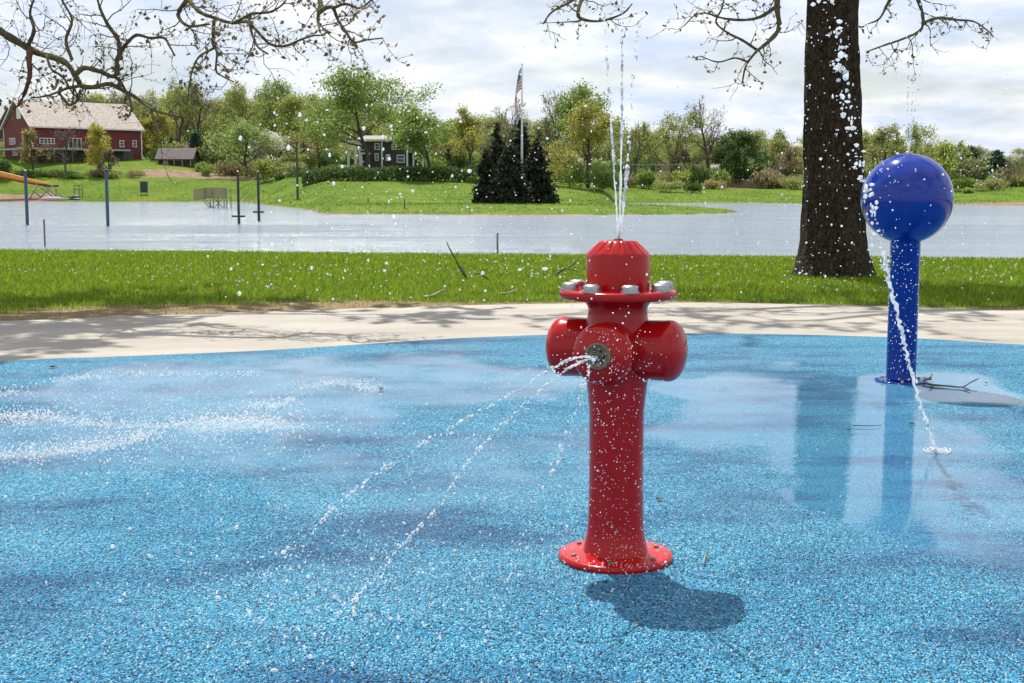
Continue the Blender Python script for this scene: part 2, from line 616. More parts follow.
def grid_sheet(xsv, y0, edge, ny, zf):
    V, Fc = [], []
    for i, x in enumerate(xsv):
        e = edge(x)
        for j in range(ny + 1):
            y = y0 + (e - y0) * j / ny
            V.append((x, y, zf(x, y)))
    for i in range(len(xsv) - 1):
        for j in range(ny):
            a = i * (ny + 1) + j
            Fc.append((a, a + ny + 1, a + ny + 2, a + 1))
    return V, Fc


def lawn_z(X, Y):
    e = walk_edge(X)
    if Y < e + 0.02: return -0.03
    z = -0.03 + min(1, (Y - e) / 0.5) * 0.035
    z += 0.02 * noise.noise((X * .3, Y * .3, 0)) * min(1, (Y - e))
    crest = 30.5 - 0.18 * X
    if Y > crest:
        z -= min(1.2, (Y - crest) ** 2 * 0.16)
    return z


xs = np.concatenate([np.arange(-150, -20, 6), np.arange(-20, 20, 0.4), np.arange(20, 151, 6)])
ys = np.concatenate([np.arange(-60, 10, 5), np.arange(10, 38, 0.3), np.array([39, 41, 44, 60, 85])])
V = [(x, y, lawn_z(x, y)) for y in ys for x in xs]
nx = len(xs)
fc = [(j * nx + i, j * nx + i + 1, (j + 1) * nx + i + 1, (j + 1) * nx + i) for j in range(len(ys) - 1) for i in range(nx - 1)]
me = np_mesh('ground', V, fc, True)
dry = []
for (x, y, z) in V:
    e = walk_edge(x)
    wdt = lerp_tab([(-6, 2.7), (-2.2, 2.2), (-0.6, 0.5), (5, 0.4), (7, 0.9)], x)
    dry.append(max(0.0, 1 - (y - e) / wdt) if y > e else 1.0)
at_ = me.attributes.new('dry', 'FLOAT', 'POINT')
at_.data.foreach_set('value', np.array(dry, dtype=np.float32))
m, nt, b = new_mat('lawn_soil')
v = coords(nt)
g1 = noise_tex(nt, v, 0.5, 5, 0.6)
g2 = noise_tex(nt, v, 14, 5, 0.7)
gr = ramp(nt, g2, [(0.3, (0.03, 0.06, 0.008)), (0.7, (0.085, 0.14, 0.018))])
dr = ramp(nt, g2, [(0.3, (0.13, 0.09, 0.05)), (0.7, (0.34, 0.26, 0.15))])
an = nt.nodes.new('ShaderNodeAttribute'); an.attribute_name = 'dry'
sf = N(nt, 'ShaderNodeMath', operation='MULTIPLY_ADD')
nt.links.new(noise_tex(nt, v, 3.5, 5, 0.7), sf.inputs[0]); sf.inputs[1].default_value = 0.8
nt.links.new(an.outputs['Fac'], sf.inputs[2])
sr = ramp(nt, sf.outputs[0], [(0.62, 0.0), (0.95, 1.0)])
nt.links.new(mixc(nt, sr.outputs['Color'], gr.outputs['Color'], dr.outputs['Color']), b.inputs['Base Color'])
b.inputs['Roughness'].default_value = 1.0
b.inputs['Specular IOR Level'].default_value = 0.1
bump(nt, b, g2, 0.7, 0.03)
tag(link_mesh('ground', me, m), 'earth under the lawn beside the lake', kind='structure')

# concrete walk round the play surface
xs = np.concatenate([np.arange(-30, -8, 1.5), np.arange(-8, 8, 0.2), np.arange(8, 31, 1.5)])
V, fc = grid_sheet(xs, -12, walk_edge, 40, lambda x, y: 0.0)
n0 = len(V)
for i, x in enumerate(xs):      # the sheet's far edge is a real slab edge
    V.append((x, walk_edge(x) + 0.004, -0.08))
for i in range(len(xs) - 1):
    fc.append((i * 41 + 40, (i + 1) * 41 + 40, n0 + i + 1, n0 + i))
me = np_mesh('concrete_path', V, fc)
m, nt, b = new_mat('worn_concrete')
v = coords(nt)
c1 = noise_tex(nt, coords(nt, (0.35, 0.8, 1)), 1.6, 7, 0.62)
c2 = noise_tex(nt, v, 60, 4, 0.7)
cc = ramp(nt, c1, [(0.28, (0.15, 0.13, 0.105)), (0.43, (0.29, 0.265, 0.22)), (0.58, (0.39, 0.365, 0.315)), (0.78, (0.45, 0.43, 0.385))])
cm = mixc(nt, 0.35, cc.outputs['Color'], ramp(nt, c2, [(0.3, (0.17, 0.14, 0.11)), (0.7, (0.52, 0.47, 0.40))]).outputs['Color'])
nt.links.new(cm, b.inputs['Base Color'])
rr = ramp(nt, c1, [(0.3, 0.45), (0.5, 0.85)])
nt.links.new(rr.outputs['Color'], b.inputs['Roughness'])
b.inputs['Specular IOR Level'].default_value = 0.3
bump(nt, b, c2, 0.35, 0.006)
tag(link_mesh('concrete_path', me, m), 'worn beige concrete path curving round the blue surface', kind='structure')


# blue rubber play surface, with films of water lying on it
def ell(px, py, rx, ry, X, Y):
    p = gnd(px, py)
    qx = gnd(px + rx, py) - p
    qy0, qy1 = gnd(px, py - ry), gnd(px, py + ry)
    ly = (qy0.y - qy1.y) / 2
    cy = (qy0.y + qy1.y) / 2
    d = math.hypot((X - p.x) / qx.x, (Y - cy) / ly) + 0.55 * noise.fractal((X * 1.1, Y * 0.8, 8.2), 1.0, 2.0, 4)
    return max(0.0, min(1.0, (1.25 - d) / 0.5))


WET = [(855, 505, 90, 32, 1.15), (850, 462, 150, 95, 0.95), (930, 388, 88, 16, 1.0), (960, 470, 90, 110, 0.75), (300, 395, 300, 42, 0.85), (120, 440, 230, 45, 0.7), (420, 470, 190, 55, 0.55), (100, 560, 160, 40, 0.25),
       (700, 380, 110, 25, 0.3)]


def wet_at(X, Y):
    n = noise.fractal((X * 0.9, Y * 0.75, 1.7), 1.0, 2.0, 4)
    n2 = noise.fractal((X * 3.2, Y * 2.0, 5.7), 1.0, 2.0, 3)
    w = 0.30 + 0.30 * n
    for (px, py, rx, ry, k) in WET:
        w = max(w, k * ell(px, py, rx, ry, X, Y) + 0.25 * n2)
    return max(0.0, min(1.0, w))


FOAM = []
for pl, wd in (([(20, 414), (60, 420), (100, 425), (150, 427), (200, 424), (235, 420)], 0.05), ([(258, 408), (275, 407), (292, 398)], 0.045),
               ([(0, 456), (40, 455), (75, 450), (110, 446)], 0.09), ([(0, 394), (14, 392)], 0.07), ([(205, 424), (225, 425), (245, 421), (262, 424)], 0.16),
               ([(262, 424), (290, 428)], 0.07), ([(0, 415), (30, 424)], 0.06), ([(150, 432), (130, 442), (100, 448)], 0.05),
               ([(300, 388), (350, 384), (375, 392)], 0.05), ([(60, 382), (130, 376), (250, 376)], 0.04)):
    w = [gnd(*p) for p in pl]
    FOAM.append((catmull(w, 6), wd))


def foam_at(X, Y):
    f = 0.0
    if X > 1.0 or Y < 4.5: return 0.0
    for pts, wd in FOAM:
        for p in pts:
            d2 = (p.x - X) ** 2 + ((p.y - Y) * 0.6) ** 2
            if d2 < 9 * wd * wd:
                f = max(f, 0.52 * math.exp(-d2 / (2 * wd * wd)))
    return f


xs = np.concatenate([np.arange(-16, -5, 0.5), np.arange(-5, 5.2, 0.05), np.arange(5.5, 16.1, 0.5)])
V, fc = grid_sheet(xs, -3.0, pad_edge, 230, lambda x, y: 0.004)
me = np_mesh('rubber_pavement', V, fc, True)
wet = np.array([wet_at(x, y) for x, y, z in V], dtype=np.float32)
foam = np.array([foam_at(x, y) for x, y, z in V], dtype=np.float32)
for nm, arr in (('wet', wet), ('foam', foam)):
    a_ = me.attributes.new(nm, 'FLOAT', 'POINT')
    a_.data.foreach_set('value', arr)
m, nt, b = new_mat('wet_rubber_granules')
v = coords(nt)
vo = nt.nodes.new('ShaderNodeTexVoronoi')
vo.inputs['Scale'].default_value = 180
nt.links.new(coords(nt, (1, 0.55, 1)), vo.inputs['Vector'])
sp = nt.nodes.new('ShaderNodeSeparateColor')
nt.links.new(vo.outputs['Color'], sp.inputs[0])
gran = ramp(nt, sp.outputs[0], [(0.0, (0.006, 0.030, 0.06)), (0.14, (0.016, 0.14, 0.28)), (0.34, (0.036, 0.28, 0.49)), (0.66, (0.075, 0.40, 0.63)),
                                (0.90, (0.30, 0.60, 0.75)), (0.992, (0.45, 0.38, 0.27))], 'CONSTANT')  # pale granules, their share raised to stand in for wet glints
big = noise_tex(nt, coords(nt, (0.7, 1.5, 1)), 1.0, 6, 0.6)
tint = ramp(nt, big, [(0.36, (0.42, 0.50, 0.62)), (0.49, (0.95, 0.95, 0.96)), (0.65, (1.22, 1.17, 1.10))])
wa = nt.nodes.new('ShaderNodeAttribute'); wa.attribute_name = 'wet'
wf = ramp(nt, wa.outputs['Fac'], [(0.5, 0.0), (0.95, 0.62)])
col = mixc(nt, wf.outputs['Color'], gran.outputs['Color'], (0.045, 0.29, 0.52))
col = mixc(nt, 1.0, col, tint.outputs['Color'], 'MULTIPLY')
fa = nt.nodes.new('ShaderNodeAttribute'); fa.attribute_name = 'foam'
fm = N(nt, 'ShaderNodeMath', operation='MULTIPLY_ADD')
nt.links.new(noise_tex(nt, coords(nt, (1, .7, 1)), 42, 4, 0.8), fm.inputs[0]); fm.inputs[1].default_value = 1.6
nt.links.new(fa.outputs['Fac'], fm.inputs[2])
fsub = N(nt, 'ShaderNodeMath', operation='MULTIPLY_ADD')
nt.links.new(fm.outputs[0], fsub.inputs[0]); fsub.inputs[1].default_value = 2.2; fsub.inputs[2].default_value = -2.55
fr = ramp(nt, fsub.outputs[0], [(0.0, 0.0), (1.0, 0.9)])
fr.color_ramp.elements[0].position = 0.0
col = mixc(nt, fr.outputs['Color'], col, (0.82, 0.84, 0.86))
nt.links.new(col, b.inputs['Base Color'])
b.inputs['Roughness'].default_value = 0.6
b.inputs['Specular IOR Level'].default_value = 0.2
hh = N(nt, 'ShaderNodeMath', operation='MULTIPLY'); hh.inputs[1].default_value = -1.0
nt.links.new(vo.outputs['Distance'], hh.inputs[0])
bump(nt, b, hh.outputs[0], 1.0, 0.015)
wa = nt.nodes.new('ShaderNodeAttribute'); wa.attribute_name = 'wet'
cw = ramp(nt, wa.outputs['Fac'], [(0.25, 0.0), (0.55, 0.35), (0.9, 0.8)])
nt.links.new(cw.outputs['Color'], b.inputs['Coat Weight'])
b.inputs['Coat IOR'].default_value = 1.33
cr = ramp(nt, wa.outputs['Fac'], [(0.3, 0.42), (0.6, 0.2), (0.9, 0.03)])
nt.links.new(cr.outputs['Color'], b.inputs['Coat Roughness'])
wb = nt.nodes.new('ShaderNodeBump')
rip = noise_tex(nt, coords(nt, (0.6, 1.0, 1)), 16, 4, 0.6)
nt.links.new(rip, wb.inputs['Height'])
wb.inputs['Distance'].default_value = 0.006
ws = ramp(nt, wa.outputs['Fac'], [(0.5, 0.7), (0.95, 0.12)])
nt.links.new(ws.outputs['Color'], wb.inputs['Strength'])
nt.links.new(wb.outputs['Normal'], b.inputs['Coat Normal'])
tag(link_mesh('rubber_pavement', me, m), 'blue speckled rubber play surface under a film of water', kind='structure')

# lawn blades
rng = np.random.default_rng(3)
nb = 210000
u = rng.random(nb)
Yb = 14.5 + (34.5 - 14.5) * u ** 1.1
Xb = (rng.random(nb) * 2 - 1) * (0.46 * Yb + 0.8)
keep = np.array([y > walk_edge(x) + 0.03 for x, y in zip(Xb, Yb)])
Xb, Yb = Xb[keep], Yb[keep]
e = np.array([walk_edge(x) for x in Xb])
wdt = np.interp(Xb, [-6, -2.2, -0.6, 5, 7], [2.8, 2.2, 0.55, 0.4, 0.9])
dd = np.clip((Yb - e) / wdt, 0, 1)
patch = np.array([noise.noise((x * 2.2, y * 2.2, 4)) for x, y in zip(Xb, Yb)])
keep = (dd + 0.35 * patch + 0.25 * rng.random(len(Xb))) > 0.62
isdry = ~keep & (rng.random(len(Xb)) < 0.35)


def blades(name, X, Y, hmin, hmax, w, mat, label):
    n = len(X)
    z = np.array([lawn_z(x, y) for x, y in zip(X, Y)])
    ht = hmin + (hmax - hmin) * rng.random(n) ** 1.5
    a = rng.random(n) * PI * 2
    lean = rng.normal(0, 0.45, (n, 2)) * ht[:, None]
    ww = w * (0.6 + 0.8 * rng.random(n)) * np.clip(Y / 22, 0.7, 1.5)
    P = np.stack([X, Y, z - 0.01], 1)
    d = np.stack([np.cos(a), np.sin(a), np.zeros(n)], 1) * ww[:, None]
    T = P.copy(); T[:, 2] += ht + 0.01; T[:, :2] += lean
    V = np.stack([P - d, P + d, T], 1).reshape(-1, 3)
    o = link_mesh(name, np_mesh(name, V, np.arange(3 * n).reshape(-1, 3)), mat)
    return tag(o, label, kind='stuff')


blades('lawn_grass', Xb[keep], Yb[keep], 0.03, 0.085, 0.012, LM['grass'], 'bright green lawn grass between the path and the lake')
blades('dry_grass', Xb[isdry], Yb[isdry], 0.02, 0.06, 0.01, LM['drygrass'], 'straw-coloured dry grass along the edge of the concrete path')
# rougher grass on the far bank
nb2 = 90000
pxb = rng.random(nb2) * 1240 - 110
Yb2 = 100 + 165 * rng.random(nb2) ** 0.9
Xb2 = (pxb - 512) / F * Yb2 * CP
zb2 = np.array([far_z(x, y) for x, y in zip(Xb2, Yb2)])
pn = np.array([noise.noise((x * .09, y * .09, 2)) + .7 * noise.noise((x * .4, y * .4, 6)) for x, y in zip(Xb2, Yb2)])
inmulch = (pxb > 120) & (pxb < 262) & (Yb2 > 246) & (Yb2 < 263) | ((pxb > 940) & (Yb2 < 178)) | ((pxb < 62) & (Yb2 < 234))
ok = (zb2 > LAKE + .07) & (pn + .5 * rng.random(nb2) > -.02) & ~inmulch
Pb = np.stack([Xb2, Yb2, zb2 - .03], 1)[ok]
nn_ = len(Pb)
a_ = rng.random(nn_) * 2 * PI
ww_ = (0.05 + .09 * rng.random(nn_)) * (Pb[:, 1] / 180)
d_ = np.stack([np.cos(a_), np.sin(a_), np.zeros(nn_)], 1) * ww_[:, None]
T_ = Pb.copy(); T_[:, 2] += .06 + .16 * rng.random(nn_) ** 1.5; T_[:, :2] += rng.normal(0, .09, (nn_, 2))
tag(link_mesh('bank_grass', np_mesh('bank_grass', np.stack([Pb - d_, Pb + d_, T_], 1).reshape(-1, 3), np.arange(3 * nn_).reshape(-1, 3)), LM['bankgrass']), 'tufted green grass on the far bank and spit', kind='stuff')
# small white lawn flowers
nf = 900
Yf = 19 + 12 * rng.random(nf)
Xf = (rng.random(nf) * 2 - 1) * 0.44 * Yf
k = np.array([noise.noise((x * .35, y * .6, 9)) for x, y in zip(Xf, Yf)]) + 0.55 * np.exp(-((Yf - 23.5) / 2.2) ** 2) + 0.3 * (rng.random(nf) - 0.5) > 0.18
Xf, Yf = Xf[k], Yf[k]
V, Fl = [], []
for x, y in zip(Xf, Yf):
    z = lawn_z(x, y) + 0.06 + 0.03 * random.random()
    r = 0.014 + 0.012 * random.random()
    n0 = len(V)
    V.append((x, y, z + r * 0.9))
    for q in range(6): V.append((x + r * math.cos(q * PI / 3), y + r * math.sin(q * PI / 3), z))
    V.append((x, y, z - r * 0.6))
    for q in range(6):
        Fl.append((n0, n0 + 1 + q, n0 + 1 + (q + 1) % 6)); Fl.append((n0 + 7, n0 + 1 + (q + 1) % 6, n0 + 1 + q))
tag(link_mesh('lawn_flowers', np_mesh('lawn_flowers', V, Fl), LM['blossom']), 'small white clover flowers dotted over the lawn', kind='stuff')


# ------------------------------------------------------------------ trees
def grow_tree(seed, trunk_frac=0.3, spread=1.0, levels=3, n1=9, upward=0.35, crown_shape='round'):
    """Skeleton of a tree about one unit high: list of (points, radii, level)."""
    rg = random.Random(seed)
    out = []

    def branch(p, d, L, r, lvl, segs):
        pts, rad = [p.copy()], [r]
        q, dd = p.copy(), d.copy()
        for i in range(segs):
            dd = (dd + Vector((rg.gauss(0, .17), rg.gauss(0, .17), rg.gauss(0, .10) + 0.06 * upward)) * (0.5 if lvl == 0 else 1.3)).normalized()
            q = q + dd * L / segs
            pts.append(q.copy()); rad.append(r * (1 - 0.75 * (i + 1) / segs))
        out.append((pts, rad, lvl))
        return pts, rad

    def kids(pts, rad, L, lvl, n, start):
        for k in range(n):
            f = start + (1 - start) * (k + rg.random()) / n
            x = f * (len(pts) - 1)
            i = min(int(x), len(pts) - 2)
            p = pts[i].lerp(pts[i + 1], x - i)
            ax = (pts[i + 1] - pts[i]).normalized()
            ang = k * 2.4 + rg.random() * 1.2
            side = ax.cross(Vector((math.cos(ang), math.sin(ang), 0.13)))
            if side.length < 0.05: side = Vector((1, 0, 0))
            side.normalize()
            tilt = rg.uniform(0.55, 1.05) * spread * (1.1 if lvl == 1 and f < 0.5 else 0.8)
            d = (ax * math.cos(tilt) + side * math.sin(tilt) + Vector((0, 0, 0.25 * upward))).normalized()
            LL = L * rg.uniform(0.45, 0.7) * (1.15 - 0.5 * f if lvl > 1 else 1.25 - 0.75 * f)
            r = max(rad[i] * rg.uniform(0.4, 0.6), 0.0012)
            cp, cr = branch(p, d, LL, r, lvl, 4 if lvl < 3 else 3)
            if lvl < levels:
                kids(cp, cr, LL, lvl + 1, 5 if lvl == 1 else 4, 0.3)

    tp, tr = branch(Vector((0, 0, 0)), Vector((rg.gauss(0, .04), rg.gauss(0, .04), 1)).normalized(), 0.85, 0.03, 0, 7)
    kids(tp, tr, 0.85, 1, n1, trunk_frac)
    return out


def leaf_quads(cen, size, rg, flat=0.0, droop=0.0):
    n = len(cen)
    a = rg.normal(0, 1, (n, 3)); a /= np.linalg.norm(a, axis=1)[:, None]
    if flat: a[:, 2] *= (1 - flat)
    bb = rg.normal(0, 1, (n, 3))
    bb -= a * (np.sum(a * bb, 1) / np.sum(a * a, 1))[:, None]
    bb /= np.linalg.norm(bb, axis=1)[:, None]
    s = (size * (0.55 + 0.9 * rg.random(n)))[:, None]
    a, bb = a * s, bb * s * 0.6
    V = np.stack([cen - a, cen + bb, cen + a, cen - bb], 1).reshape(-1, 3)
    return V, np.arange(4 * n).reshape(-1, 4)


def tubes_np(mb, skel, lv, sides, origin, sx, sz, rmin, rscale=1.0):
    for pts, rad, lvl in skel:
        if lvl in lv:
            mb.tube([Vector((p.x * sx, p.y * sx, p.z * sz)) + origin for p in pts], [max(r * sz * rscale, rmin * (1 - 0.5 * i / len(rad))) for i, r in enumerate(rad)], sides if lvl < 2 else 3, False)


KIND = {  # leaf material, leaves per m2 of outline, leaf size, scatter, levels, trunk fraction, spread, bark
    'light': ('light', 30, 0.27, 0.06, 3, 0.14, 1.1, 'bark'),
    'fresh': ('fresh', 31, 0.27, 0.06, 3, 0.14, 1.1, 'bark'),
    'mid': ('mid', 36, 0.28, 0.06, 3, 0.30, 1.1, 'bark'),
    'darkround': ('dark', 52, 0.30, 0.065, 3, 0.12, 1.15, 'bark'),
    'bluegreen': ('bluegreen', 46, 0.30, 0.06, 3, 0.10, 1.0, 'bark'),
    'yellow': ('yellow', 50, 0.25, 0.06, 3, 0.12, 1.1, 'bark'),
    'gold': ('gold', 38, 0.25, 0.06, 3, 0.10, 1.1, 'bark'),
    'amber': ('amber', 28, 0.25, 0.055, 3, 0.14, 1.1, 'bark'),
    'olive': ('olive', 25, 0.26, 0.055, 3, 0.14, 1.0, 'bark'),
    'sparse': ('olive', 13, 0.23, 0.045, 4, 0.2, 0.9, 'bark_pale'),
    'sparselight': ('light', 15, 0.25, 0.05, 4, 0.18, 0.95, 'bark_pale'),
    'bare': ('bronze', 2.5, 0.2, 0.035, 4, 0.25, 0.85, 'bark_pale'),
    'bronze': ('bronze', 30, 0.23, 0.05, 3, 0.10, 1.1, 'bark'),
    'blossom': ('blossom', 40, 0.25, 0.05, 3, 0.10, 1.15, 'bark'),
}
PROTO = {}


def tree_mesh(kind, seed, height, width):
    lm, dens, ls, sc, lv, tf, spr, bk = KIND[kind]
    sk = grow_tree(seed, tf, spr, lv, n1=11 if lv == 4 else 10)
    tips = []
    for pts, rad, lvl in sk:
        if lvl >= 2:
            w = 1.0 if lvl >= 3 else 0.6
            tips.append((pts, w))
    rg = np.random.default_rng(seed)
    allp = np.array([[p.x, p.y, p.z] for pts, w in tips for p in pts])
    rx = max(np.percentile(np.abs(allp[:, 0]), 97), np.percentile(np.abs(allp[:, 1]), 97))
    top = np.percentile(allp[:, 2], 99.5)
    sx, sz = width * 0.5 / rx, height / (top + 0.02)
    mb = MB()
    tubes_np(mb, sk, (0, 1, 2), 5, Vector((0, 0, -0.3)), sx, sz, 0.03)
    tw = MB()
    tubes_np(tw, sk, (3, 4), 3, Vector((0, 0, -0.3)), sx, sz, 0.022)
    nl = int(dens * height * width * 1.25)
    ls *= 0.74
    segs = [(np.array(pts[i]), np.array(pts[i + 1])) for pts, w in tips for i in range(len(pts) - 1) if w == 1.0 or i > 1]
    # whole clumps leaf more than others: gaps stay open
    wts = rg.random(len(segs)) ** 1.6 + 0.08
    idx = rg.choice(len(segs), nl, p=wts / wts.sum())
    A = np.array([s[0] for s in segs])[idx]; B = np.array([s[1] for s in segs])[idx]
    t = rg.random((nl, 1))
    cen = A + (B - A) * t + rg.normal(0, sc * 0.75, (nl, 3))
    cen = cen * np.array([sx, sx, sz]) + np.array([0, 0, -0.3])
    cen[:, 2] = np.maximum(cen[:, 2], 0.25)
    V, Fq = leaf_quads(cen, ls, rg)
    return mb, tw, (V, Fq), lm, bk


def plant_tree(name, label, kind, px, ytop, wpx, Y, seed, group=None, cat='tree', ybase=None, proto=None):
    g = at(px, 190, Y)
    X = g.x
    zb = far_z(X, Y)
    zt = zpix(Y, ytop)
    hgt = max(zt - zb, 1.0)
    wid = wpx / F * Y * 1.22
    if proto is not None and proto in PROTO:
        src, ph, pw = PROTO[proto]
        r = thing(name, label, cat, (X, Y, zb), random.random() * 6.28, group)
        r.scale = (wid / pw, wid / pw, hgt / ph)
        for ch in src.children:
            c = ch.copy(); C.objects.link(c); c.parent = r
        return r
    r = thing(name, label, cat, (X, Y, zb), 0, group)
    mb, tw, (V, Fq), lm, bk = tree_mesh(kind, seed, hgt, wid)
    mb.v += tw.v and []  # twigs kept apart below
    if tw.v:
        n = len(mb.v)
        mb.v += tw.v; mb.f += [tuple(i + n for i in q) for q in tw.f]
    mb.build('trunk', bk, r, True, local=True)
    link_mesh('crown', np_mesh('crown', V, Fq), LM[lm], r)
    if proto is not None:
        PROTO[proto] = (r, hgt, wid)
    return r


def plant_conifer(label, px, ytop, wpx, Y, seed, group=None, ybase=None, name='spruce_tree', mat='needle', shape=0.8):
    X = at(px, 190, Y).x
    zb = far_z(X, Y)
    hgt = zpix(Y, ytop) - zb
    wid = wpx / F * Y
    r = thing(name, label, 'tree', (X, Y, zb), 0, group)
    rg = np.random.default_rng(seed)
    mb = MB()
    mb.tube([(0, 0, -0.3), (0, 0, hgt * .5), (0, 0, hgt * .97)], [hgt * .018, hgt * .011, 0.02], 6)
    cen = []
    z = 0.02
    while z < 0.985:
        rad = wid * 0.5 * (1 - z) ** shape * (1.0 if z > 0.06 else 0.85)
        nb_ = max(4, int(11 * (1 - z) + 3))
        for k in range(nb_):
            a = rg.random() * 2 * PI
            L = rad * rg.uniform(0.5, 1.3)
            n = max(5, int(L * 26))
            t = rg.random(n) ** 0.7
            cen.append(np.stack([np.cos(a) * L * t + rg.normal(0, .16, n) * (0.3 + t), np.sin(a) * L * t + rg.normal(0, .16, n) * (0.3 + t),
                                 z * hgt + 0.25 * L * t * (0.8 if z > .5 else 0.1) - 0.18 * L * t * t + rg.normal(0, .09, n)], 1))
            mb.tube([(0, 0, z * hgt), (math.cos(a) * L * .6, math.sin(a) * L * .6, z * hgt + .06 * L)], [0.03, 0.01], 3, False)
        z += 0.028
    cen = np.concatenate(cen)
    cen[:, 2] = np.maximum(cen[:, 2], 0.1)
    V, Fq = leaf_quads(cen, 0.19, rg)
    mb.build('trunk', 'bark', r, True, local=True)
    link_mesh('crown', np_mesh('crown', V, Fq), LM[mat], r)
    return r


def bush_mesh(seed, hgt, wid, n, size, lumps=7):
    rg = np.random.default_rng(seed)
    cen = []
    for k in range(lumps):
        a = rg.random() * 6.28
        rr = wid * 0.32 * rg.random() ** .5
        c = np.array([math.cos(a) * rr, math.sin(a) * rr, hgt * rg.uniform(0.3, 0.62)])
        m_ = n // lumps
        d = rg.normal(0, 1, (m_, 3)); d /= np.linalg.norm(d, axis=1)[:, None]
        d *= (rg.random((m_, 1)) ** 0.4) * np.array([wid * .26, wid * .26, hgt * .36]) * rg.uniform(0.7, 1.1)
        cen.append(c + d)
    cen = np.concatenate(cen)
    cen[:, 2] = np.clip(cen[:, 2], 0.05, None)
    return leaf_quads(cen, size, rg)


BPROTO = {}


def plant_bush(label, mat, px, ytop, wpx, Y, seed, group=None, name='shrub', proto=None):
    X = at(px, 190, Y).x
    zb = far_z(X, Y)
    hgt = max(zpix(Y, ytop) - zb, 0.8)
    wid = wpx / F * Y
    r = thing(name, label, 'shrub', (X, Y, zb - 0.1), 0 if proto is None else random.random() * 6.28, group)
    if proto in BPROTO:
        src, ph, pw = BPROTO[proto]
        r.scale = (wid / pw, wid / pw, hgt / ph)
        for ch in src.children:
            c = ch.copy(); C.objects.link(c); c.parent = r
        return r
    V, Fq = bush_mesh(seed, hgt, wid, int(60 * wid * hgt) + 250, 0.17)
    link_mesh('foliage', np_mesh('foliage', V, Fq), LM[mat], r)
    st = MB()
    rg = random.Random(seed)
    for k in range(6):
        a = rg.random() * 6.28
        st.tube([(0.1 * math.cos(a), 0.1 * math.sin(a), -0.2), (wid * .15 * math.cos(a), wid * .15 * math.sin(a), hgt * .35), (wid * .3 * math.cos(a), wid * .3 * math.sin(a), hgt * .6)], [0.04, 0.03, 0.01], 4, False)
    st.build('stem', 'bark', r, True, local=True)
    if proto is not None: BPROTO[proto] = (r, hgt, wid)
    return r


